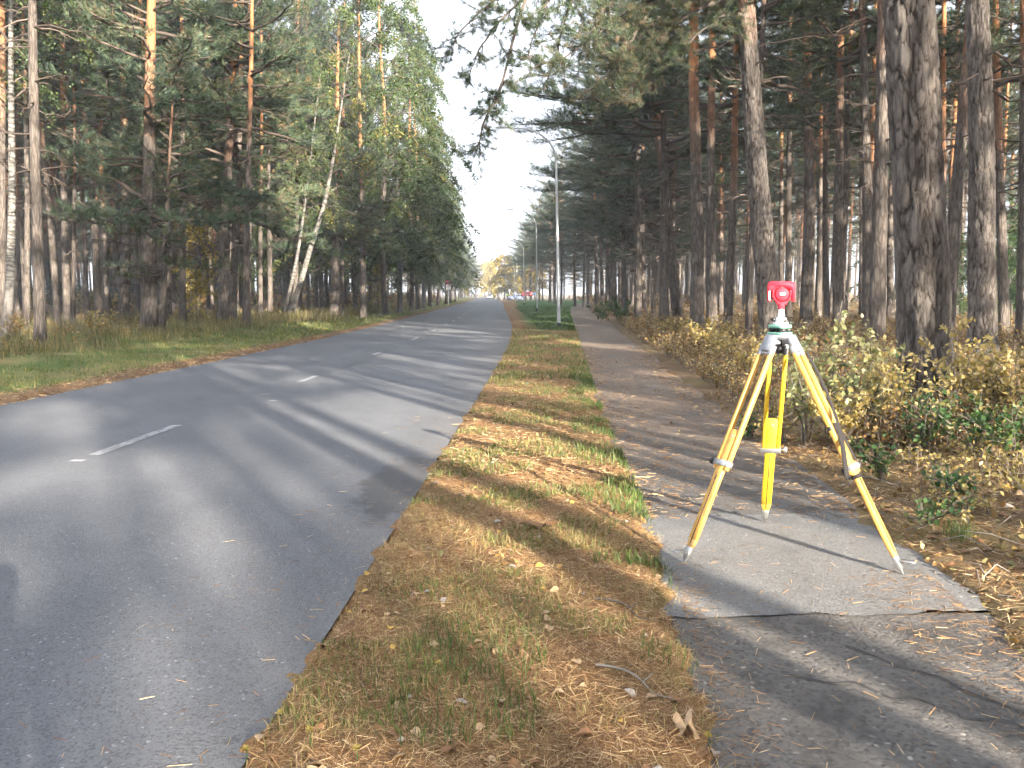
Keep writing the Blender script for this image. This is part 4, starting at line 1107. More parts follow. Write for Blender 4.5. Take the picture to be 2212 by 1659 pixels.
def bushy(mb_s, mb_l, P, H, rng, nst, nlf, size, spread=.5, rnd=None, up=.5):
    """many small leafy stems standing at points P"""
    for p in P:
        h0 = H * rng.uniform(.55, 1.25)
        tone = rng.uniform(.15, .8) if rnd is None else rnd
        for _ in range(nst):
            az = rng.uniform(0, 6.28); le = abs(rng.normal(0, spread)); h = h0 * rng.uniform(.6, 1.1)
            d = np.array([math.cos(az) * math.sin(le), math.sin(az) * math.sin(le), math.cos(le)])
            b = p + np.array([math.cos(az), math.sin(az), 0]) * rng.uniform(0, .08)
            e = b + d * h; m = (b + e) / 2 + rng.normal(0, .03 * h, 3)
            tube(mb_s, [b - [0, 0, .04], m, e], [.005, .004, .002], 3, False, rng.uniform(0, .8))
            t = rng.uniform(.25, 1.02, nlf)
            pts = np.where(t[:, None] < .5, b + (m - b) * (t[:, None] * 2), m + (e - m) * (t[:, None] * 2 - 1)) + rng.normal(0, .02, (nlf, 3))
            D = np.stack([rng.normal(0, 1, nlf), rng.normal(0, 1, nlf), rng.normal(.15, .4, nlf)], 1)
            leaves(mb_l, pts, size, rng, up, .25, .62, np.clip(rng.normal(tone, .25, nlf), 0, 1), D)

# low autumn-brown ground cover through the wood
st, lf = MB(), MB()
x, z = region(4300, (8.5, 46), lambda z, u: path_r(z) + .40 + .45 * np.clip((14 - z) / 6, 0, 1) + u ** 1.35 * (2.5 + z * .5), ug, 1.4)
ok = vnoise(x * .6, z * .6, 50) + .25 * (x - path_r(z) > 2) > .30
P = on_ground(x[ok], z[ok])
near_ = P[:, 1] < 20
bushy(st, lf, P[near_], .42, ug, 3, 9, .052)
bushy(st, lf, P[~near_], .50, ug, 3, 7, .075)
o = tag(lf.build('undergrowth', MAT['under']), 'low brown and yellow leafy undergrowth covering the forest floor', 'undergrowth', kind='stuff'); t_ = st.build('stems', MAT['twig'], o); t_['kind'] = 'stuff'
# low plants creeping out over the litter
st, lf = MB(), MB()
x, z = region(330, (5.0, 9.5), lambda z, u: path_r(z) + .45 + u ** .8 * 2.6, ug)
ok = vnoise(x * 1.6, z * 1.6, 53) > .42
bushy(st, lf, on_ground(x[ok], z[ok]), .17, ug, 3, 6, .045, .9)
o = tag(lf.build('low_plants', MAT['shrub_yellow']), 'low creeping yellow-green plants on the litter beside the footpath', 'plants', kind='stuff'); t_ = st.build('stems', MAT['twig'], o); t_['kind'] = 'stuff'
# far undergrowth, right and left
st, lf = MB(), MB()
x, z = region(900, (44, 110), lambda z, u: path_r(z) + .8 + u ** 1.4 * 36, ug)
bushy(st, lf, on_ground(x, z), .55, ug, 2, 6, .13)
o = tag(lf.build('far_undergrowth', MAT['under']), 'rusty brown undergrowth under the far pines beyond the footpath', 'undergrowth', kind='stuff')
st, lf = MB(), MB()
x, z = region(1500, (20, 80), lambda z, u: road_l(z) - 4.6 - u ** 1.2 * 26, ug, 1.2)
ok = vnoise(x * .35, z * .35, 51) > .4
bushy(st, lf, on_ground(x[ok], z[ok]), .45, ug, 2, 7, .085, rnd=None)
o = tag(lf.build('left_undergrowth', MAT['under']), 'dull brown undergrowth between the pines across the road', 'undergrowth', kind='stuff'); t_ = st.build('stems', MAT['twig'], o); t_['kind'] = 'stuff'

def thicket(name, zr, xf, n, label, mat, hmax, seed):
    rng = np.random.default_rng(seed); m = MB()
    z = rng.uniform(*zr, n); x = xf(z, rng.uniform(0, 1, n)); h = hmax * rng.uniform(.3, 1, n); k = 46
    P = np.repeat(np.stack([x, z, ground_h(x, z)], 1), k, 0); hh = np.repeat(h, k); t = rng.uniform(0, 1, n * k)
    a = rng.uniform(0, 6.28, n * k); r = hh * .55 * (1 - .75 * t) * np.sqrt(rng.uniform(0, 1, n * k))
    P = P + np.stack([r * np.cos(a), r * np.sin(a), .05 + t * hh], 1)
    leaves(m, P, .34, rng, .4, .25, .6, np.clip(np.repeat(rng.uniform(.1, .8, n), k) + rng.normal(0, .18, n * k), 0, 1))
    return tag(m.build(name, MAT[mat]), label, 'thicket', kind='stuff')
thicket('brown_thicket', (95, 240), lambda z, u: path_r(np.minimum(z, 150)) + 1.5 + u * 45, 420, 'brown thicket closing the floor of the wood beyond the footpath', 'under', 1.7, 311)
thicket('brown_thicket', (78, 190), lambda z, u: road_l(z) - 5.5 - u * 70, 620, 'brown thicket closing the floor of the wood across the road', 'under', 2.0, 312)
thicket('spruce_thicket', (70, 180), lambda z, u: road_l(z) - 9 - u * 70, 330, 'dark young spruce thicket deep in the wood across the road', 'needle', 3.6, 313)

def shrub(x, z, H, R, nst, nlf, size, mat, label, seed, group=None, name='shrub', tone=None):
    rng = np.random.default_rng(seed); sm, lm = MB(), MB()
    for i in range(nst):
        az = rng.uniform(0, 6.28); h = H * rng.uniform(.55, 1.05); r = R * rng.uniform(.15, 1)
        t = np.linspace(0, 1, 6)[:, None]
        d = np.array([math.cos(az), math.sin(az), 0])
        Q = d * r * t ** 1.4 + np.array([0, 0, 1.0]) * h * (t - .12 * t ** 3) + np.cumsum(rng.normal(0, .02, (6, 3)), 0) * t
        Q[0] = d * .04 - [0, 0, .05]
        tube(sm, Q, np.linspace(.008, .003, 6), 4, False, rng.uniform(0, .8))
        tn = rng.uniform(.25, .85) if tone is None else tone
        for _ in range(4):
            j = rng.uniform(.3, .95); b = np.array([np.interp(j, t[:, 0], Q[:, c]) for c in range(3)])
            dd = unit(rng.normal(0, 1, 3) + [0, 0, .6]); l = rng.uniform(.12, .32) * H ** .5
            e = b + dd * l; tube(sm, [b, e], [.004, .002], 3, False, .4)
            m = nlf // 6; u = rng.uniform(.2, 1, m)[:, None]
            leaves(lm, b + (e - b) * u + rng.normal(0, .015, (m, 3)), size, rng, .5, .25, .7, np.clip(rng.normal(tn, .22, m), 0, 1))
        m = nlf // 3; u = rng.uniform(.25, 1, m)
        leaves(lm, np.stack([np.interp(u, t[:, 0], Q[:, c]) for c in range(3)], 1) + rng.normal(0, .02, (m, 3)), size, rng, .5, .25, .7, np.clip(rng.normal(tn, .22, m), 0, 1))
    root = empty(name, (x, z, float(ground_h(x, z))))
    lm.build('foliage', MAT[mat], root)['kind'] = 'stuff'; sm.build('stems', MAT['twig'], root)['kind'] = 'stuff'
    return tag(root, label, 'shrub', group)

shrub(base_x(1790, 9.6), 9.6, 1.85, .50, 8, 42, .07, 'shrub_pale', 'tall pale-leaved shrub rising beside the red prism target', 401)
shrub(base_x(1740, 9.2), 9.2, 1.25, .60, 11, 50, .07, 'shrub_pale', 'pale leafy shrub just behind the tripod head', 402)
shrub(base_x(1870, 9.4), 9.4, 1.25, .60, 11, 50, .068, 'shrub_pale', 'sunlit cream-leaved shrub between the tripod and the thick pine', 403)
shrub(base_x(1820, 8.6), 8.6, .85, .60, 11, 48, .06, 'shrub_yellow', 'yellowing shrub behind the tripod leg with the strap', 404)
shrub(base_x(1925, 8.9), 8.9, 1.1, .50, 11, 46, .06, 'shrub_yellow', 'golden shrub in front of the thick pine', 405)
shrub(base_x(2050, 9.0), 9.0, 1.2, .55, 11, 50, .06, 'shrub_yellow', 'yellow-leaved shrub against the foot of the thick pine', 406)
shrub(base_x(2120, 9.3), 9.3, .95, .65, 11, 48, .06, 'shrub_yellow', 'golden shrub in front of the stout sunlit trunk', 407)
shrub(base_x(2190, 9.0), 9.0, .90, .65, 11, 46, .06, 'shrub_yellow', 'yellow shrub where the wood opens to the bright edge', 408)
shrub(base_x(1995, 8.3), 8.3, .62, .45, 9, 40, .055, 'shrub_green', 'low green raspberry-like shrub before the thick pine', 409)
shrub(base_x(2105, 7.9), 7.9, .55, .50, 9, 42, .055, 'shrub_green', 'bright green low shrub at the litter edge', 410)
shrub(base_x(2185, 7.6), 7.6, .52, .50, 9, 42, .055, 'shrub_green', 'green trailing shrub with yellow stems', 411)
shrub(base_x(1905, 7.4), 7.4, .40, .38, 7, 32, .055, 'shrub_green', 'small dark green plant beside the strapped tripod leg', 412)
shrub(base_x(1960, 8.9), 8.9, 1.05, .35, 6, 34, .05, 'shrub_green', 'thin green sapling shrub against the thick pine bark', 413)
shrub(base_x(1690, 9.4), 9.4, .55, .50, 8, 40, .05, 'shrub_yellow', 'rusty yellow shrub seen between the tripod legs', 414)
shrub(base_x(1610, 15.0), 15.0, .8, .6, 9, 42, .07, 'shrub_yellow', 'golden shrub beside the footpath before the leaning pine', 415)
shrub(base_x(1555, 20.0), 20.0, .95, .8, 10, 44, .085, 'shrub_yellow', 'golden bush at the feet of the close pair of pines', 416)
shrub(base_x(1500, 24.0), 24.0, .85, .9, 10, 42, .09, 'shrub_yellow', 'wide straw-yellow bush by the footpath before the paired pines', 417)
shrub(base_x(1455, 29.0), 29.0, .8, .9, 10, 42, .10, 'shrub_yellow', 'yellow-brown bush by the footpath past the paired pines', 418)
shrub(base_x(1335, 46.0), 46.0, 1.5, 1.3, 14, 60, .12, 'shrub_green', 'rounded dark green bush at the footpath edge', 419)
shrub(base_x(1300, 50.0), 50.0, 1.3, 1.1, 12, 56, .12, 'shrub_green', 'smaller green bush nestling by the rounded one', 420)
shrub(base_x(1620, 9.8), 9.8, .35, .4, 7, 30, .045, 'shrub_green', 'low green patch of leaves by the footpath behind the tripod', 421)
shrub(base_x(2065, 6.6), 6.6, .22, .32, 7, 26, .05, 'shrub_green', 'flat dark green plant in the leaf litter', 422)
shrub(base_x(2010, 5.9), 5.9, .18, .28, 6, 24, .045, 'shrub_green', 'tiny dark green plant near the footpath edge', 423)
shrub(base_x(215, 29), 29, 1.0, .9, 9, 40, .08, 'shrub_yellow', 'amber-leaved shrub in the tall grass across the road', 424)
shrub(base_x(20, 25), 25, .9, .6, 8, 36, .07, 'under', 'reddish brown shrub at the foot of the white birch', 425)
shrub(base_x(1700, 17), 17, .95, .7, 10, 42, .075, 'shrub_pale', 'pale shrub at the foot of the leaning stout pine', 426)
shrub(base_x(2010, 14), 14, .8, .8, 10, 44, .07, 'shrub_yellow', 'straw-coloured shrub behind the thick pine', 427)
shrub(base_x(2180, 13), 13, .8, .8, 10, 44, .07, 'shrub_yellow', 'pale gold shrub between the stout trunk and the open edge', 428)

# grass
gg = np.random.default_rng(302)
m_ = MB()
def clumpy(n, zr, xf, s, thr, zp=1.0, sc=2.2):
    x, z = region(n, zr, xf, gg, zp); k = vnoise(x * sc, z * sc, s) > thr
    return x[k], z[k]
vx = lambda z, u: road_r(z) + .05 + u * (path_l(z) - road_r(z) - .06)
x, z = clumpy(17000, (2.2, 6.5), vx, 60, .64); blades(m_, on_ground(x, z), .05, .0032, gg, .6)
x, z = clumpy(5000, (2.2, 5.5), vx, 61, .72, 1, 3.0); blades(m_, on_ground(x, z), .10, .0042, gg, .45, np.clip(gg.normal(.2, .15, len(x)), 0, 1))
x, z = clumpy(7000, (2.1, 7), vx, 72, .45); blades(m_, on_ground(x, z), .07, .0026, gg, 1.2, np.clip(gg.normal(.9, .15, len(x)), 0, 1))
x, z = clumpy(14000, (6.5, 16), vx, 62, .55, 1.3); blades(m_, on_ground(x, z), .06, .006, gg, .6)
x, z = clumpy(6000, (5, 20), lambda z, u: path_l(z) - .02 - np.abs(u) ** 2 * .45, 63, .42, 1.3); blades(m_, on_ground(x, z), .09, .007, gg, .5, np.clip(gg.normal(.3, .2, len(x)), 0, 1))
x, z = clumpy(9000, (16, 40), vx, 64, .4, 1.3); blades(m_, on_ground(x, z), .08, .015, gg, .6)
x, z = clumpy(9000, (38, 110), lambda z, u: road_r(z) + 1.2 + u * (path_l(z) - road_r(z) - 1.3), 65, .1, 1.4); blades(m_, on_ground(x, z), .09, .04, gg, .5, np.clip(gg.normal(.12, .1, len(x)), 0, 1))
tag(m_.build('verge_grass', MAT['grass']), 'short green grass growing through the needles between road and footpath', 'grass', kind='stuff')
m_ = MB()
lx = lambda z, u: road_l(z) - .5 - u * 6.5
x, z = clumpy(26000, (10.5, 34), lx, 66, .3, 1.4); blades(m_, on_ground(x, z), .10, .012, gg, .55, np.clip(gg.normal(.58, .25, len(x)), 0, 1))
x, z = clumpy(12000, (30, 90), lx, 67, .25, 1.4); blades(m_, on_ground(x, z), .14, .03, gg, .55, np.clip(gg.normal(.58, .25, len(x)), 0, 1))
tag(m_.build('bank_grass', MAT['grass']), 'green grass on the sunlit bank across the road', 'grass', kind='stuff')
m_ = MB()
x, z = clumpy(20000, (16, 50), lambda z, u: road_l(z) - 3.6 - u ** 1.3 * 13, 68, .33, 1.3, .9); blades(m_, on_ground(x, z), .38, .014, gg, .35)
x, z = clumpy(8000, (45, 110), lambda z, u: road_l(z) - 2.6 - u ** 1.3 * 9, 69, .3, 1.3, .6); blades(m_, on_ground(x, z), .5, .035, gg, .35)
x, z = clumpy(5000, (9, 40), lambda z, u: path_r(z) + .5 + u ** 1.3 * 9, 70, .5, 1.3, .9); blades(m_, on_ground(x, z), .28, .008, gg, .5)
x, z = clumpy(2600, (5.2, 9), lambda z, u: path_r(z) + .35 + u * 2.6, 71, .58, 1.0, 1.6); blades(m_, on_ground(x, z), .14, .004, gg, .7)
tag(m_.build('tall_dry_grass', MAT['dry_grass']), 'tall dull straw grass along the edge of the wood', 'grass', kind='stuff')
tx_ = base_x(2070, 5.55)
m_ = MB(); n = 90; P = on_ground(tx_ + gg.normal(0, .045, n), 5.55 + gg.normal(0, .045, n)); blades(m_, P, .13, .004, gg, .35, np.clip(gg.normal(.2, .15, n), 0, 1))
tag(m_.build('grass_tuft', MAT['grass']), 'lone tuft of bright green grass in the litter beside the footpath', 'grass tuft')

# fallen needles and small litter, too fine to count
ng = np.random.default_rng(303); m_ = MB()
x, z = region(52000, (2.1, 7.5), vx, ng, 1.25); flat_needles(m_, on_ground(x, z, .002), .06, .0018, ng, .2)
x, z = region(16000, (7.5, 22), vx, ng, 1.5); flat_needles(m_, on_ground(x, z, .003), .08, .005, ng)
x, z = region(700, (2.3, 14), lambda z, u: path_l(z) + u * (path_r(z) - path_l(z)), ng, 1.3); flat_needles(m_, np.stack([x, z, np.full(len(x), .007)], 1), .07, .003, ng, .02)
x, z = region(1700, (2.3, 5.0), lambda z, u: np.where(u < .35, path_l(z) + u ** 2 * 1.6, path_r(z) - (1 - u) ** 1.6 * .9), ng); flat_needles(m_, np.stack([x, z, np.full(len(x), .007)], 1), .06, .0021, ng, .05, np.clip(ng.normal(.4, .25, len(x)), 0, 1))
x, z = region(3800, (6.2, 26), lambda z, u: np.where(u < .5, path_l(z) + (u * 2) ** 2 * .5, path_r(z) - ((1 - u) * 2) ** 2 * .4), ng, 1.3); flat_needles(m_, np.stack([x, z, np.full(len(x), .006)], 1), .08, .005, ng, .03)
x, z = region(1200, (6.5, 22), lambda z, u: path_l(z) + u * (path_r(z) - path_l(z)), ng); flat_needles(m_, np.stack([x, z, np.full(len(x), .006)], 1), .08, .006, ng, .03)
x, z = region(420, (2.5, 12), lambda z, u: road_r(z) - u ** 1.6 * 1.0, ng); flat_needles(m_, np.stack([x, z, np.full(len(x), .005)], 1), .07, .0028, ng, .02)
x, z = region(24000, (3.0, 10), lambda z, u: path_r(z) + .0 + u ** 1.2 * 3.2, ng, 1.1); flat_needles(m_, on_ground(x, z, .003), .07, .0032, ng, .2)
x, z = region(5000, (11, 34), lambda z, u: road_l(z) + .05 - u ** 1.4 * .8, ng); flat_needles(m_, on_ground(x, z, .003), .09, .010, ng, .2)
tag(m_.build('fallen_needles', MAT['litter']), 'rust and straw coloured pine needles lying over verge and path edges', 'needles', kind='stuff')
m_ = MB()
x, z = region(5200, (3.2, 14), lambda z, u: path_r(z) + .02 + u ** 1.2 * 4.0, ng, 1.2); leaves(m_, on_ground(x, z, .006), .05, ng, 2.5, .3, .7)
x, z = region(1500, (4.5, 22), vx, ng, 1.2); leaves(m_, on_ground(x, z, .006), .042, ng, 2.5, .3, .7)
x, z = region(260, (7, 26), lambda z, u: path_l(z) + u * (path_r(z) - path_l(z)), ng); leaves(m_, np.stack([x, z, np.full(len(x), .008)], 1), .04, ng, 3, .2, .7)
tag(m_.build('leaf_litter', MAT['under']), 'small curled dead leaves scattered over the forest edge', 'leaf litter', kind='stuff')
m_ = MB()
for _ in range(260):
    zz_ = ng.uniform(4.5, 13); xx_ = float(path_r(zz_)) + .15 + ng.uniform(0, 1) ** 1.2 * 3.5; a = ng.uniform(0, 6.28); L = ng.uniform(.12, .5); h = float(ground_h(xx_, zz_))
    p0 = np.array([xx_, zz_, h + .006]); p2 = p0 + [math.cos(a) * L, math.sin(a) * L, ng.uniform(0, .10)]
    tube(m_, [p0, (p0 + p2) / 2 + ng.normal(0, .03, 3) + [0, 0, .03], p2], [.004, .0035, .002], 4, False, ng.uniform(.2, 1))
tag(m_.build('dead_stalks', MAT['twig']), 'dead bracken stalks and twigs strewn at the forest edge', 'twigs', kind='stuff')

# larger fallen leaves, each a piece of the verge
def leaf_piece(seed, L):
    rng = np.random.default_rng(seed); n = 9
    a = np.linspace(0, 1, n); w = np.sin(np.pi * a ** .8) ** .8 * .36 * L * (1 + .12 * rng.normal(size=n)); w[0] = w[-1] = .004
    zc = .10 * L * np.sin(np.pi * a) * rng.uniform(.3, 1.2); cup = rng.uniform(.15, .6)
    y = (a - .5) * L
    V = np.concatenate([np.stack([-w, y, zc + w * cup], 1), np.stack([0 * w, y, zc], 1), np.stack([w, y, zc + w * cup], 1)])
    i = np.arange(n - 1); m = MB()
    m.add(V, np.concatenate([np.stack([i, i + 1, i + 1 + n, i + n], 1), np.stack([i + n, i + 1 + n, i + 1 + 2 * n, i + 2 * n], 1)]))
    return m.mesh('fallen_leaf', True)
lm_ = []
for i in range(8):
    me = leaf_piece(500 + i, .055); me.materials.append(MAT['leaf_' + ('tan', 'yellow', 'brown', 'grey', 'tan', 'brown', 'tan', 'brown')[i]]); lm_.append(me)
lg = np.random.default_rng(304)
x, z = region(250, (2.35, 8.5), vx, lg, 1.35)
for xx_, zz_ in zip(x, z):
    o = link('leaf', lm_[lg.integers(8)], None, verge); o.location = (xx_, zz_, float(verge_h(xx_, zz_)) + .006)
    o.rotation_euler = (lg.normal(0, .25), lg.normal(0, .25), lg.uniform(0, 6.28)); s = lg.uniform(.42, 1.05); o.scale = (s, s, s)
x, z = region(110, (3.6, 7.5), lambda z, u: path_r(z) + .05 + u * 2.0, lg)
for xx_, zz_ in zip(x, z):
    o = link('leaf', lm_[lg.integers(8)], None, rfloor); o.location = (xx_, zz_, float(right_h(xx_, zz_)) + .006)
    o.rotation_euler = (lg.normal(0, .3), lg.normal(0, .3), lg.uniform(0, 6.28)); s = lg.uniform(.7, 1.5); o.scale = (s, s, s)
# one big maple leaf by the path edge
def maple_leaf():
    a = np.linspace(0, 2 * np.pi, 41)[:-1]
    tips = [90, 35, 145, -20, 200, -75, 255]; r = np.full(40, .045)
    for tdeg in tips:
        d = np.abs((np.degrees(a) - tdeg + 180) % 360 - 180); r = np.maximum(r, (.085 if tdeg in (90, 35, 145) else .06) * np.clip(1 - d / 34, 0, 1) + .030)
    r = r * (1 + .10 * np.sin(a * 19))
    V = [[0, 0, .012]] + [[r_ * math.cos(t), r_ * math.sin(t), .012 + .02 * math.sin(2 * t) * r_ / .1 + .012 * math.sin(5 * t)] for r_, t in zip(r, a)]
    Fc = [[0, 1 + i, 1 + (i + 1) % 40] for i in range(40)]
    m = MB(); m.add(V, Fc); return m
o = maple_leaf().build('leaf', MAT['leaf_tan'], verge); o.scale = (.6, .6, 1.8); px, pz = .62, 3.02; o.location = (px, pz, float(verge_h(px, pz)) + .012); o.rotation_euler = (.15, -.1, .6); o['label'] = 'large pale maple leaf'
o = maple_leaf().build('leaf', MAT['leaf_brown'], verge); px, pz = .2, 5.7; o.location = (px, pz, float(verge_h(px, pz)) + .012); o.rotation_euler = (.1, .2, 2.0)
# dandelions
for i, (u, v) in enumerate([(605, 1560), (530, 1618), (668, 1603), (1530, 1586), (770, 1645)]):
    z_ = 1.6 * CP / 1; 
    d = at(u, v, 1.0) - Vector((0, 0, CAM_H)); t = -1.55 / d.z; px, pz = d.x * t, d.y * t
    h = float(ground_h(px, pz)); root = empty('dandelion', (px, pz, h))
    sm = MB(); tube(sm, [[0, 0, -.02], [.004, .002, .03], [.002, 0, .055]], [.0025, .002, .002], 5); sm.build('stem', MAT['shrub_green'], root)
    fl = MB(); r_ = np.random.default_rng(i)
    for ring_, (rr, hh) in enumerate([(.017, .056), (.012, .061), (.006, .064)]):
        nn = 14 - ring_ * 3; a = np.arange(nn) / nn * 2 * np.pi + ring_
        leaves(fl, np.stack([.002 * np.cos(a), .002 * np.sin(a), np.full(nn, hh)], 1), rr, r_, 3, .1, .35, None, np.stack([np.cos(a), np.sin(a), np.full(nn, .15 + .3 * ring_)], 1) * 3)
    fl.build('flower_head', MAT['yellow_leaf'], root)
    tag(root, 'small yellow dandelion flower in the verge' if i != 3 else 'small yellow flower beside the large maple leaf', 'flower', 'dandelions in the verge' if i != 3 else None)
# fallen twigs on the verge
for i, (x0, z0, x1, z1, lab) in enumerate([(.42, 4.35, .70, 4.12, 'dark forked twig lying in the grass near the footpath'), (.35, 3.55, .66, 3.30, 'pale lichened stick curving over the needles')]):
    m = MB(); t = np.linspace(0, 1, 9); P = np.stack([x0 + (x1 - x0) * t + .04 * np.sin(t * 5), z0 + (z1 - z0) * t + .03 * np.sin(t * 3 + 1), 0 * t], 1); P[:, 2] = ground_h(P[:, 0], P[:, 1]) + .014 + .01 * np.sin(t * 7)
    tube(m, P, np.linspace(.006, .0025, 9), 6, True, .3 + .5 * i); tube(m, [P[4], P[4] + [.05, .06, .012]], [.004, .002], 5, True, .3 + .5 * i)
    tag(m.build('twig', MAT['twig'], smooth=True), lab, 'twig')

# ------------------------------------------------------------------ survey tripod
HC = np.array([1.640, 5.420, 0.0]); PLATE = 1.352
tripod = empty('survey_tripod', (HC[0], HC[1], 0.0))
tag(tripod, 'yellow wooden survey tripod with steel clamps standing on the asphalt patch', 'tripod')
def tpart(mb, name, mat, parent=None, smooth=False, label=None):
    o = mb.build(name, MAT[mat], parent or tripod, smooth)
    if label: o['label'] = label
    return o
feet = {'left': np.array([1.02, 5.13, .006]), 'back': np.array([1.78, 6.12, .006]), 'right': np.array([2.235, 4.93, .006])}
for v_ in feet.values(): v_ -= HC
# head: disc, hub, fixing screw
mb = MB(); lathe(mb, [(.030, PLATE - .032), (.060, PLATE - .030), (.080, PLATE - .014), (.082, PLATE - .010), (.082, PLATE - .001), (.078, PLATE + .002)], sides=40); tpart(mb, 'head_plate', 'alu', smooth=False)
mb = MB(); lathe(mb, [(.020, PLATE - .115), (.026, PLATE - .110), (.026, PLATE - .070), (.012, PLATE - .066), (.012, PLATE - .030)], sides=16); tpart(mb, 'fixing_screw', 'black')
for nm, ft in feet.items():
    h = np.array([ft[0], ft[1], 0]); rd = unit(h); tg = np.array([-rd[1], rd[0], 0])
    T = rd * .085 + np.array([0, 0, PLATE - .055]); a = unit(ft - T); Lg = float(np.linalg.norm(ft - T))
    nrm = unit(np.cross(tg, a)); nrm = nrm if np.dot(nrm, rd) > 0 else -nrm          # outward face of the leg
    M = np.stack([tg, nrm, a], 1)
    P_ = lambda s, l=0.0, n=0.0: T + a * (s * Lg) + tg * l + nrm * n
    bent = MB()   # bracket: slanted casting with two lugs over the rod ends
    box(bent, P_(-.002, 0, .006), (.088, .030, .105), M, (1.16, 1.0), bevel=.005)
    box(bent, P_(.030, .043, .0), (.030, .036, .070), M, bevel=.004); box(bent, P_(.030, -.043, .0), (.030, .036, .070), M, bevel=.004)
    box(bent, rd * .052 + np.array([0, 0, PLATE - .036]), (.06, .062, .040), np.stack([rd, tg, [0, 0, 1.0]], 1), bevel=.004)
    hb = tpart(bent, 'leg_bracket', 'alu')
    bl = MB(); lathe(bl, [(.001, .004), (.007, .0035), (.008, 0), (.008, -.106), (.007, -.110), (.001, -.111)], P_(.042, .055, .005), axes(tg, a), 10); tpart(bl, 'hinge_bolt', 'steel', hb)
    leg = empty('leg'); leg.parent = tripod; wood = 'yellow_bright' if nm == 'back' else 'yellow_wood'
    def lpart(mb, name, mat, parent=None): return tpart(mb, name, mat, parent or leg)
    for sgn in (-1, 1):
        rod = MB()
        p0, p1 = P_(.035, sgn * .046), P_(.575, sgn * .047); c = (p0 + p1) / 2; dz_ = p1 - p0
        box(rod, c, (.025, .031, float(np.linalg.norm(dz_))), axes(dz_, tg), bevel=.004); lpart(rod, 'upper_rod', wood)
    brd = MB(); p0, p1 = P_(.395), P_(.925)
    box(brd, (P_(.395) + P_(.89)) / 2, (.067, .025, Lg * .495), M, bevel=.003)
    box(brd, (P_(.89) + P_(.930)) / 2, (.067, .025, Lg * .040), M, (.62, .95), bevel=.003)
    lb = lpart(brd, 'lower_board', wood)
    ridge = MB(); box(ridge, (P_(.60) + P_(.91)) / 2 + nrm * .0142, (.0035, .0035, Lg * .31), M); box(ridge, (P_(.60) + P_(.91)) / 2 - nrm * .0142, (.0035, .0035, Lg * .31), M); tpart(ridge, 'groove', 'dark_metal', lb)
    rv = MB(); lathe(rv, [(.006, -.0155), (.0065, 0), (.0065, .0135), (.004, .0155)], P_(.425), axes(nrm, tg), 12); tpart(rv, 'rivet', 'steel', lb)
    if nm != 'back':
        mk = MB()
        for s_, rx in ((.600, .0125), (.617, .008)):
            th = np.linspace(0, 2 * np.pi, 17)
            for sd in (1,):
                tube(mk, [P_(s_) + nrm * .0132 * sd + tg * rx * math.cos(t) + a * rx * 1.15 * math.sin(t) for t in th], .0012, 4, False)
        tpart(mk, 'painted_number', 'dark_metal', lb)
    cl = MB(); cs_ = .548 if nm != 'back' else .565
    for s_, dl, dn, sz in ((cs_, 0, .0195, (.128, .006, .036)), (cs_, 0, -.0195, (.128, .006, .036)), (cs_, .063, 0, (.006, .043, .034)), (cs_, -.063, 0, (.006, .043, .034))):
        box(cl, P_(s_, dl, dn), sz, M, bevel=.0015)
    co = lpart(cl, 'clamp', 'steel')
    kn = MB(); sd = 1 if nm == 'right' else -1
    lathe(kn, [(.006, 0), (.006, .016), (.019, .018), (.021, .024), (.021, .036), (.017, .040)], P_(cs_, .066 * sd), axes(tg * sd, a), 14)
    tpart(kn, 'wing_screw', 'black' if nm != 'back' else 'steel', co)
    if nm == 'back':
        box_ = MB(); box(box_, P_(cs_, -.098), (.006, .012, .045), M, bevel=.002); tpart(box_, 'screw_wing', 'steel', co)
    sh = MB()    # steel shoe: tapering sleeve, spike and foot peg
    box(sh, P_(.952), (.046, .030, Lg * .055), M, (.72, .8), bevel=.002)
    box(sh, P_(.985), (.027, .018, Lg * .030), M, (.25, .25), bevel=.001)
    so = lpart(sh, 'shoe', 'steel')
    pg = MB(); pc = P_(.945) + rd * .045
    prism(pg, [(-.045, -.004), (.052, .006), (.056, .012), (.04, .014), (-.045, .010)], .034, pc, np.stack([rd, tg, [0, 0, 1.0]], 1)); tpart(pg, 'foot_peg', 'steel', so)
    sp = MB(); lathe(sp, [(.0065, -.05), (.006, -.02), (.001, .012)], P_(.992), M, 8); tpart(sp, 'spike', 'dark_metal', so)
    if nm == 'right':
        # carrying strap: hangs down the leg, doubled back at the clamp
        def ribbon(mb, pts, w, dirw):
            Pn = np.array(pts); s = np.array(dirw) * w / 2; n = len(Pn)
            off = nrm * .0012
            V = np.concatenate([Pn - s, Pn + s, Pn + s + off, Pn - s + off]); i = np.arange(n - 1)
            mb.add(V, np.concatenate([np.stack([i + q * n, i + 1 + q * n, i + 1 + ((q + 1) % 4) * n, i + ((q + 1) % 4) * n], 1) for q in range(4)]))
        wd = unit(np.cross(a, np.array([.3, .95, .1]))); s1 = MB(); ribbon(s1, [P_(s, l, n) for s, l, n in ((.05, .062, .03), (.15, .058, .035), (.25, .045, .038), (.33, .02, .035), (.40, 0, .03), (.47, .018, .028), (.53, .028, .026))], .016, wd); tpart(s1, 'strap', 'strap')
        s2 = MB(); base = P_(.36, -.03, .03)
        ribbon(s2, [base, P_(.42, -.052, .035), P_(.47, -.088, .03) , P_(.52, -.125, .02), P_(.555, -.150, .012), P_(.585, -.160, .008), P_(.575, -.138, .002), P_(.540, -.128, -.006)], .026, unit(wd + a * .2)); tpart(s2, 'strap', 'strap')
        bk = MB(); 
        for q in (-1, 1): box(bk, P_(.592, -.150, .006) + tg * .018 * q, (.004, .004, .030), M)
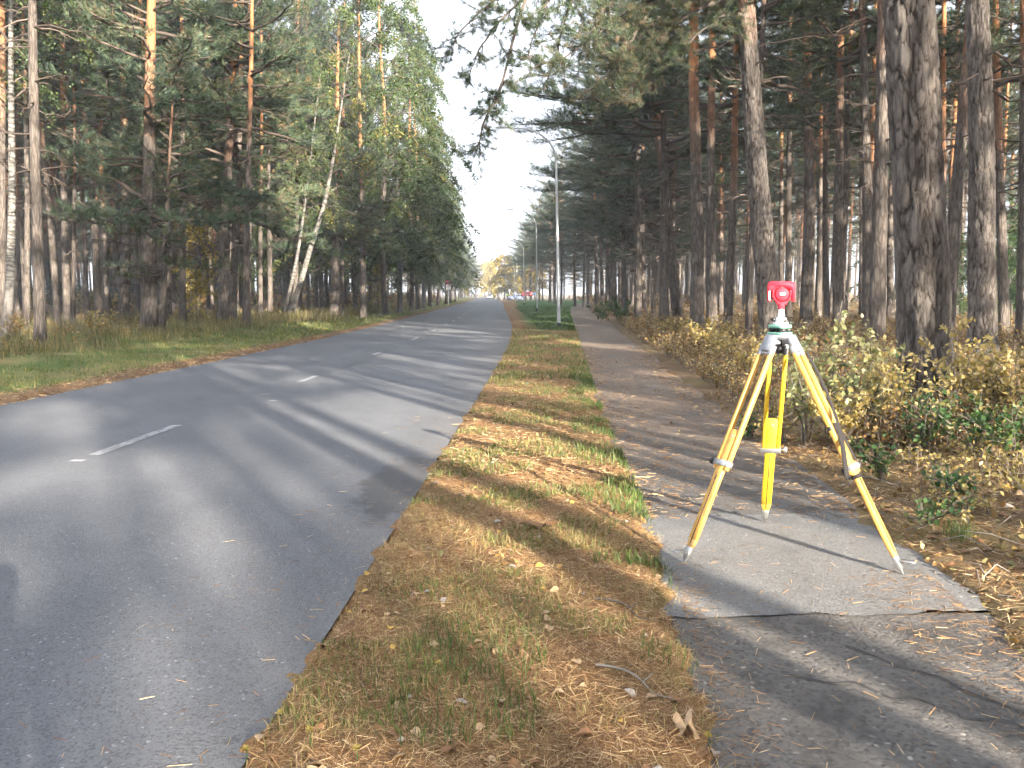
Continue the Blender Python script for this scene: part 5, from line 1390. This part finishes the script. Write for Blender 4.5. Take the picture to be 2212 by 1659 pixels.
        box(bk, P_(.582, -.150, .006), (.036, .004, .004), M); box(bk, P_(.602, -.150, .006), (.036, .004, .004), M); tpart(bk, 'buckle', 'black')
        kb = MB(); lathe(kb, [(.004, 0), (.012, .004), (.013, .014), (.008, .018)], P_(.375, -.058, .0), axes(-tg, a), 12); tpart(kb, 'strap_stud', 'black')
        w2 = MB(); box(w2, P_(.588, 0, 0), (.075, .045, .026), M, bevel=.006); tpart(w2, 'strap_keeper', 'strap')

# prism target on its levelling base, screwed to the tripod head
FACE = math.atan2(-HC[0], HC[1]) * .35
pris = empty('prism_target', (HC[0], HC[1], PLATE + .003), FACE)
tag(pris, 'red survey prism target on a green levelling base atop the tripod', 'prism target')
def rounded_tri(R, rr, n=6):
    out = []
    for q in range(3):
        c = math.pi / 2 + q * 2 * math.pi / 3 + math.pi
        for t in np.linspace(-math.pi / 3, math.pi / 3, n): out.append((R * math.cos(c) + rr * math.cos(c + t), R * math.sin(c) + rr * math.sin(c + t)))
    return out
def plate(mb, out, z0, z1):
    o = np.array(out); n = len(o); V = np.concatenate([np.column_stack([o, np.full(n, z0)]), np.column_stack([o, np.full(n, z1)])]); j = np.arange(n); k = (j + 1) % n; n0 = mb.n
    mb.add(V, np.stack([j, k, k + n, j + n], 1)); mb.f.append(np.array([j[::-1], j + n]) + n0); mb.r.append(np.full(2, .5))
mb = MB(); plate(mb, rounded_tri(.050, .032), .0, .0125); tb = mb.build('tribrach_base', MAT['tribrach'], pris)
mb = MB(); plate(mb, rounded_tri(.046, .030), .038, .058); mb.build('tribrach_top', MAT['tribrach'], pris)
mb = MB(); lathe(mb, [(.030, .012), (.034, .020), (.034, .030), (.030, .0385)], sides=20); mb.build('tribrach_core', MAT['dark_metal'], pris)
for q in range(3):
    c = math.pi / 2 + q * 2 * math.pi / 3 + math.pi
    mb = MB(); lathe(mb, [(.010, .0125), (.019, .016), (.021, .019), (.021, .032), (.018, .035), (.010, .038)], (.054 * math.cos(c), .054 * math.sin(c), 0), sides=16); mb.build('foot_screw', MAT['black'], pris)
mb = MB(); lathe(mb, [(.045, .058), (.047, .062), (.046, .072), (.034, .078), (.033, .098), (.026, .102)], sides=24); ad = mb.build('adapter', MAT['white_metal'], pris)
mb = MB(); box(mb, (.022, -.038, .083), (.022, .012, .012), bevel=.002); mb.build('plummet_window', MAT['dark_metal'], ad)
mb = MB(); lathe(mb, [(.008, 0), (.013, .003), (.014, .016), (.010, .020)], (-.036, -.012, .090), axes((-1, -.25, 0), (0, 0, 1)), 14); mb.build('plummet_eyepiece', MAT['black'], ad)
mb = MB(); lathe(mb, [(.006, 0), (.009, .003), (.009, .012)], (.044, -.012, .070), axes((1, -.3, 0), (0, 0, 1)), 12); mb.build('lock_knob', MAT['black'], ad)
mb = MB(); lathe(mb, [(.021, .100), (.021, .124), (.0175, .127), (.0175, .152), (.015, .154)], sides=20); mb.build('spigot', MAT['white_metal'], pris)
z0 = .150
mb = MB(); box(mb, (0, 0, z0 + .018), (.034, .030, .036), bevel=.004); box(mb, (0, 0, z0 + .038), (.060, .026, .018), bevel=.004)
# yoke: half ring with two uprights
ang = np.linspace(math.pi, 2 * math.pi, 15); cz = z0 + .093
for t0, t1 in zip(ang[:-1], ang[1:]):
    p = [np.array([r_ * math.cos(t), 0, cz + r_ * math.sin(t)]) for r_ in (.046, .056) for t in (t0, t1)]
    out = [(p[0][0], p[0][2]), (p[1][0], p[1][2]), (p[3][0], p[3][2]), (p[2][0], p[2][2])]
    prism(mb, out, .022)
for sgn in (-1, 1): box(mb, (.051 * sgn, 0, cz + .012), (.0105, .022, .026), bevel=.001)
yk = mb.build('yoke', MAT['red'], pris)
mb = MB(); lathe(mb, [(.004, -.016), (.005, -.012), (.005, 0)], (.006, -.002, z0 + .020), axes((0, 1, 0), (1, 0, 0)), 10); mb.build('clamp_screw', MAT['black'], yk)
# target plate: rounded board with an arch cut out from below
def arc(cx, cz_, r, a0, a1, n=7): return [(cx + r * math.cos(t), cz_ + r * math.sin(t)) for t in np.linspace(a0, a1, n)]
W_, zt, zb_ = .083, cz + .078, cz - .042
out = [(-W_, zb_)] + arc(-W_ + .028, zt - .028, .028, math.pi, math.pi / 2) + arc(W_ - .028, zt - .028, .028, math.pi / 2, 0) + [(W_, zb_ + .006), (W_ - .006, zb_), (.058, zb_), (.058, cz + .018)] + arc(0, cz + .0, .046, .40, math.pi - .40, 11) + [(-.058, cz + .018), (-.058, zb_)]
mb = MB(); prism(mb, out, .005, (0, .012, 0)); tp_ = mb.build('target_plate', MAT['red'], pris)
mb = MB(); box(mb, (-.0705, .0085, cz - .008), (.015, .001, .056)); tpw = mb.build('white_strip', MAT['white'], tp_)
mb = MB(); lathe(mb, [(.003, 0), (.0055, .0015), (.0055, .004)], (-.004, .0095, cz + .043), axes((0, -1, 0), (1, 0, 0)), 10); mb.build('sight_hole', MAT['dark_metal'], tp_)
# prism housing
mb = MB(); lathe(mb, [(.012, .040), (.030, .034), (.041, .016), (.042, 0), (.0405, -.016), (.037, -.019)], (0, 0, cz), axes((0, 1, 0), (1, 0, 0)), 32); hs_ = mb.build('prism_housing', MAT['red'], pris)
mb = MB(); lathe(mb, [(.0435, .018), (.0445, .006), (.0445, .001)], (0, 0, cz - .003), axes((0, 1, 0), (1, 0, 0)), 32); mb.build('housing_ring', MAT['black'], hs_)
mb = MB(); box(mb, (0, -.0196, cz + .001), (.036, .001, .023)); mb.build('label_border', MAT['black'], hs_)
mb = MB(); box(mb, (0, -.0206, cz + .001), (.031, .001, .018)); mb.build('label_plate', MAT['white'], hs_)

# ------------------------------------------------------------------ lamp posts
def lamp_post(x, z, label, lean=0.0):
    root = empty('street_lamp', (x, z, float(ground_h(x, z)))); root.rotation_euler = (0, lean, 0)
    m = MB(); tube(m, [[0, 0, -.1], [0, 0, .02], [0, 0, .2]], [.115, .115, .105], 14); m.build('base_collar', MAT['dark_metal'], root)
    m = MB(); t = np.linspace(0, 1, 12)
    arm = [[-1.75 * (1 - math.cos(q * math.pi / 2)) , 0, 7.7 + 1.55 * math.sin(q * math.pi / 2)] for q in t]
    tube(m, [[0, 0, .18], [0, 0, 2.5], [0, 0, 5], [0, 0, 7.4]] + arm + [[-2.15, 0, 9.30]], [.082, .074, .064, .055] + list(np.linspace(.052, .036, 12)) + [.034], 14)
    m.build('pole', MAT['pole'], root, True)
    m = MB(); box(m, (-2.42, 0, 9.34), (.72, .26, .11), np.array([[1, 0, .03], [0, 1, 0], [-.03, 0, 1]]).T, (.86, .7), bevel=.03); hd = m.build('lamp_head', MAT['pole'], root)
    m = MB(); box(m, (-2.45, 0, 9.275), (.5, .2, .03), bevel=.01); m.build('lens', MAT['lamp_glass'], hd)
    m = MB(); box(m, (0, -.085, .95), (.09, .02, .32), bevel=.006); m.build('service_door', MAT['pole'], root)
    return tag(root, label, 'street lamp')
for (x, z, lab, ln) in ((2.23, 42.2, 'tall grey street lamp standing on the verge where the lawn begins', -.022), (2.35, 83.5, 'grey street lamp in the middle of the green lawn', -.012), (1.75, 129, 'grey street lamp near the far end of the lawn', -.01), (.95, 174, 'far grey street lamp beside the parked car', 0), (.6, 232, 'farthest small street lamp past the side road', 0)):
    lamp_post(x, z, lab, ln)

# ------------------------------------------------------------------ signs
sg_ = empty('road_sign', (float(road_l(130)) - 1.2, 130, float(ground_h(float(road_l(130)) - 1.2, 130))))
m = MB(); tube(m, [[0, 0, -.2], [0, 0, 3.6]], .035, 10); m.build('post', MAT['pole'], sg_)
m = MB(); box(m, (0, -.05, 2.55), (.66, .02, .72), bevel=.005); wp = m.build('white_plate', MAT['white'], sg_)
for q in range(4):
    m = MB(); box(m, (0, -.065, 2.78 - q * .15), (.5, .006, .05)); m.build('text_line', MAT['cloth_grey'], wp)
m = MB(); box(m, (0, -.05, 3.25), (1.0, .02, .55), bevel=.005); m.build('maroon_plate', MAT['sign_maroon'], sg_)
tag(sg_, 'white plate with a dark red plate above it on one roadside post', 'sign')
rs = empty('red_sign', (3.4, 192, float(ground_h(3.4, 192))))
for sx_ in (-.9, .9):
    m = MB(); tube(m, [[sx_, 0, -.2], [sx_, 0, 2.1]], .04, 10); m.build('post', MAT['pole'], rs)
m = MB(); box(m, (0, -.06, 1.62), (2.3, .04, .86), bevel=.01); rp = m.build('panel', MAT['sign_red'], rs)
for q, (cx, cz_, w) in enumerate([(-.25, 1.86, 1.5), (.15, 1.62, 1.2), (-.1, 1.40, 1.6)]):
    m = MB(); box(m, (cx, -.085, cz_), (w, .006, .07)); m.build('text_line', MAT['white'], rp)
m = MB(); box(m, (.88, -.085, 1.68), (.28, .006, .44), np.array([[1, 0, .25], [0, 1, 0], [0, 0, 1]])); m.build('white_mark', MAT['white'], rp)
tag(rs, 'wide red sign with white lettering in front of the parked car', 'sign')
bs = empty('blue_sign', (base_x(1154, 165), 165, float(ground_h(base_x(1154, 165), 165))))
m = MB(); tube(m, [[0, 0, -.2], [0, 0, 2.3]], .03, 8); m.build('post', MAT['pole'], bs)
m = MB(); box(m, (.05, -.05, 1.5), (.5, .02, .35), bevel=.01); m.build('panel', MAT['sign_blue'], bs)
tag(bs, 'small blue sign on a thin post at the edge of the lawn', 'sign')

# ------------------------------------------------------------------ cars
def make_car(name, loc, rz, paint, label):
    root = empty(name, loc, rz)
    # lengthwise section, x forward; (x, z) outline of the lower body and of the cabin
    L, W = 4.35, 1.72
    low = [(-2.15, .38), (-2.17, .62), (-2.10, .88), (-1.2, .95), (.85, .93), (1.55, .84), (2.05, .72), (2.17, .52), (2.12, .30), (1.75, .24), (-1.9, .24)]
    def loft(mb, out, prof):
        o = np.array(out); n = len(o); ys = [p[0] for p in prof]; rings = []
        c = o.mean(0)
        for y, s in prof: rings.append(np.column_stack([c[0] + (o[:, 0] - c[0]) * s, np.full(n, y), c[1] + (o[:, 1] - c[1]) * (s if s > .9 else s)]))
        n0 = mb.n; V = np.concatenate(rings); j = np.arange(n); k = (j + 1) % n
        mb.add(V, np.concatenate([np.stack([j + q * n, j + (q + 1) * n, k + (q + 1) * n, k + q * n], 1) for q in range(len(prof) - 1)]))
        mb.f.append(np.array([j, (j + (len(prof) - 1) * n)[::-1]]) + n0); mb.r.append(np.full(2, .5))
    mb = MB(); loft(mb, low, [(-W / 2, .955), (-W / 2 + .05, .985), (-W / 2 + .16, 1.0), (W / 2 - .16, 1.0), (W / 2 - .05, .985), (W / 2, .955)]); body = mb.build('body', MAT[paint], root)
    mb = MB(); hz = [(-2.02, .90, .80), (-1.62, 1.40, .62), (.18, 1.44, .62), (1.02, .91, .80)]
    V = [[x, y * s, z] for x, z, s in hz for y in (-1, 1)]
    mb.add(V, [[0, 2, 3, 1], [2, 4, 5, 3], [4, 6, 7, 5]]); mb.add(V, [[0, 6, 4, 2], [1, 3, 5, 7]]); mb.build('cabin', MAT[paint], root)
    for sgn in (-1, 1):
        for (a, b, c, d) in [((-1.72, .97), (-1.50, 1.34), (-.72, 1.38), (-.72, .97)), ((-.64, .97), (-.64, 1.38), (.14, 1.38), (.74, .97))]:
            def yy(z): return sgn * (.80 - (z - .90) / .54 * .18 + .012)
            mb = MB(); mb.add([[p[0], yy(p[1]), p[1]] for p in (a, b, c, d)] + [[p[0], yy(p[1]) - sgn * .006, p[1]] for p in (a, b, c, d)], [[0, 1, 2, 3], [7, 6, 5, 4]]); mb.build('window', MAT['glass'], root)
    mb = MB(); mb.add([[.25, -.56, 1.41], [.25, .56, 1.41], [.97, .68, .965], [.97, -.68, .965]], [[0, 1, 2, 3]]); mb.v[0] = mb.v[0] + [.012, 0, .012]; mb.build('windscreen', MAT['glass'], root)
    mb = MB(); mb.add([[-1.66, -.56, 1.37], [-1.66, .56, 1.37], [-1.99, .68, .97], [-1.99, -.68, .97]], [[3, 2, 1, 0]]); mb.v[0] = mb.v[0] + [-.014, 0, .01]; mb.build('rear_window', MAT['glass'], root)
    for sx_ in (-1.35, 1.35):
        for sgn in (-1, 1):
            w = empty('wheel', (sx_, sgn * .76, .31)); w.parent = root
            A = axes((0, 1, 0), (1, 0, 0))
            m = MB(); lathe(m, [(.20, -.10), (.29, -.10), (.31, -.07), (.31, .07), (.29, .10), (.20, .10)], (0, 0, 0), A, 20); m.build('tyre', MAT['tyre'], w)
            m = MB(); lathe(m, [(.05, -.112), (.19, -.106), (.2, -.09), (.2, .09), (.19, .106), (.05, .112)], (0, 0, 0), A, 16); m.build('rim', MAT['pole'], w)
    for sgn in (-1, 1):
        m = MB(); box(m, (2.06, sgn * .60, .66), (.16, .34, .13), bevel=.03); m.build('headlight', MAT['lamp_glass'], root)
        m = MB(); box(m, (-2.12, sgn * .66, .78), (.10, .22, .18), bevel=.03); m.build('tail_light', MAT['sign_red'], root)
        m = MB(); box(m, (.70, sgn * .92, .98), (.12, .18, .12), bevel=.03); m.build('mirror', MAT[paint], root)
    return tag(root, label, 'car')
make_car('parked_car', (1.0, 214, .085), rad(215), 'car_blue', 'silver blue car stopped on the side road behind the red sign')
make_car('parked_car', (float(road_c(300)) + 1.0, 300, .005), rad(-95), 'car_white', 'white car facing along the road far beyond the walkers')

# ------------------------------------------------------------------ people
def person(x, z, rz, top, legs, label, h=1.75, arm=(0, 0), vest=None, hair='hair', name='person'):
    g = float(ground_h(x, z)); root = empty(name, (x, z, g), rz)
    k = h / 1.75
    J = {'pel': (0, 0, .94), 'bel': (0, 0, 1.10), 'che': (0, .01, 1.30), 'nec': (0, .0, 1.47), 'hea': (0, -.02, 1.56), 'top': (0, -.01, 1.72)}
    R = {'pel': (.15, .11), 'bel': (.14, .10), 'che': (.165, .11), 'nec': (.055, .055), 'hea': (.078, .09), 'top': (.06, .07)}
    E_ = [('pel', 'bel'), ('bel', 'che'), ('che', 'nec'), ('nec', 'hea'), ('hea', 'top')]
    for s, sd in ((-1, 'l'), (1, 'r')):
        J.update({'hip' + sd: (s * .09, 0, .88), 'kne' + sd: (s * .10, -.02 + .05 * s, .49), 'ank' + sd: (s * .11, .03 + .06 * s, .09), 'toe' + sd: (s * .13, -.11 + .06 * s, .035)})
        R.update({'hip' + sd: (.085, .09), 'kne' + sd: (.055, .06), 'ank' + sd: (.042, .045), 'toe' + sd: (.04, .03)})
        E_ += [('pel', 'hip' + sd), ('hip' + sd, 'kne' + sd), ('kne' + sd, 'ank' + sd), ('ank' + sd, 'toe' + sd)]
        f = arm[0 if s < 0 else 1]
        J.update({'sho' + sd: (s * .18, 0, 1.41), 'elb' + sd: (s * .24, .02 - .06 * f, 1.13 + .02 * f), 'wri' + sd: (s * (.25 - .12 * f), -.03 - .30 * f, .90 + .45 * f), 'han' + sd: (s * (.25 - .17 * f), -.05 - .37 * f, .82 + .58 * f)})
        R.update({'sho' + sd: (.06, .06), 'elb' + sd: (.042, .042), 'wri' + sd: (.028, .03), 'han' + sd: (.03, .018)})
        E_ += [('che', 'sho' + sd), ('sho' + sd, 'elb' + sd), ('elb' + sd, 'wri' + sd), ('wri' + sd, 'han' + sd)]
        for q in range(4):      # fingers and thumb
            fx = s * (.25 - .17 * f) + (q - 1.5) * .018; J['f%d' % q + sd] = (fx, -.055 - .42 * f, .76 + .66 * f - (.012 if q in (0, 3) else 0)); R['f%d' % q + sd] = (.008, .008); E_.append(('han' + sd, 'f%d' % q + sd))
        J['th' + sd] = (s * (.25 - .17 * f) - s * .045, -.075 - .36 * f, .82 + .60 * f); R['th' + sd] = (.009, .009); E_.append(('wri' + sd, 'th' + sd))
    names = list(J); idx = {n: i for i, n in enumerate(names)}
    me = bpy.data.meshes.new('body'); me.from_pydata([tuple(c * k for c in J[n]) for n in names], [(idx[a], idx[b]) for a, b in E_], [])
    o = link('body', me, None, root)
    md = o.modifiers.new('skin', 'SKIN'); md.use_smooth_shade = True
    for n in names:
        sv = me.skin_vertices[0].data[idx[n]]; sv.radius = (R[n][0] * k, R[n][1] * k); sv.use_root = (n == 'pel')
    o.modifiers.new('sub', 'SUBSURF').levels = 1; o.modifiers['sub'].render_levels = 2
    # clothing colours follow height on the body
    m, n_, l_ = new_mat('clothed_figure')
    tc = n_.new('ShaderNodeTexCoord'); sx = n_.new('ShaderNodeSeparateXYZ'); l_.new(tc.outputs['Object'], sx.inputs[0])
    zc = math_n(n_, l_, 'DIVIDE', sx.outputs['Z'], 1.75 * k)
    rp_ = ramp(n_, [(0, (.02, .02, .02)), (.05, legs), (.545, top), (.845, (.50, .30, .22))], 'CONSTANT'); l_.new(zc, rp_.inputs['Fac'])
    finish(m, n_, l_, rp_.outputs['Color'], .85); me.materials.append(m)
    hm = MB(); lathe(hm, [(.082, 1.60), (.098, 1.66), (.092, 1.72), (.07, 1.765), (.03, 1.785), (.002, 1.79)], (0, .018, 0), sides=16); hm.v[0] *= k; ho = hm.build('hair', MAT[hair], root, True)
    fm_ = MB()
    for sx_ in (-.03, .03): box(fm_, (sx_ * k, -.105 * k, 1.625 * k), (.018, .01, .008))
    box(fm_, (0, -.108 * k, 1.555 * k), (.04, .008, .007)); fm_.build('eyes_and_mouth', MAT['hair'], root)['kind'] = 'stuff'
    nm_ = MB(); box(nm_, (0, -.112 * k, 1.595 * k), (.022, .026, .035), taper=(.5, .5)); nm_.build('nose', MAT['skin'], root)
    if vest:
        vm = MB(); lathe(vm, [(.175, .98), (.182, 1.1), (.19, 1.28), (.165, 1.42), (.08, 1.47)], sides=18); vm.v[0] = vm.v[0] * [1.08 * k, .78 * k, k]; vm.build('vest', MAT[vest], root, True)
        vb = MB(); lathe(vb, [(.186, 1.10), (.188, 1.15)], sides=18); vb.v[0] = vb.v[0] * [1.09 * k, .79 * k, k]; vb.build('reflective_band', MAT['white'], root)
    return tag(root, label, 'person')
person(-2.35, 200, 0.1, (.75, .74, .72), (.62, .60, .56), 'person in pale clothes walking at the road edge beside the one in green')
person(-1.0, 201, -.3, (.05, .06, .05), (.015, .015, .02), 'person in a bright green vest and dark trousers at the road edge', arm=(0, .6), vest='cloth_hiviz')
person(-3.1, 203, .4, (.60, .58, .55), (.30, .28, .26), 'person in light clothes half hidden behind the pale-clad walker')
# the photographer, whose long shadow falls on the road
person(.02, -.60, math.pi, (.10, .11, .13), (.03, .035, .05), 'photographer in dark clothes standing on the verge', h=1.84, arm=(0, .8))

# ------------------------------------------------------------------ the air
mb = MB(); box(mb, (-20, 255, 13), (420, 620, 28.8)); hz_ = mb.build('haze', None)
hm_ = bpy.data.materials.new('thin_haze'); hm_.use_nodes = True; hn = hm_.node_tree.nodes; hn.clear()
ho_ = hn.new('ShaderNodeOutputMaterial'); hv = hn.new('ShaderNodeVolumePrincipled')
hv.inputs['Color'].default_value = (.86, .92, 1.0, 1); hv.inputs['Density'].default_value = .0009; hv.inputs['Anisotropy'].default_value = 0.0
hm_.node_tree.links.new(hv.outputs['Volume'], ho_.inputs['Volume']); hz_.data.materials.append(hm_)
tag(hz_, 'thin bright haze hanging in the air along the road', 'haze', kind='stuff')
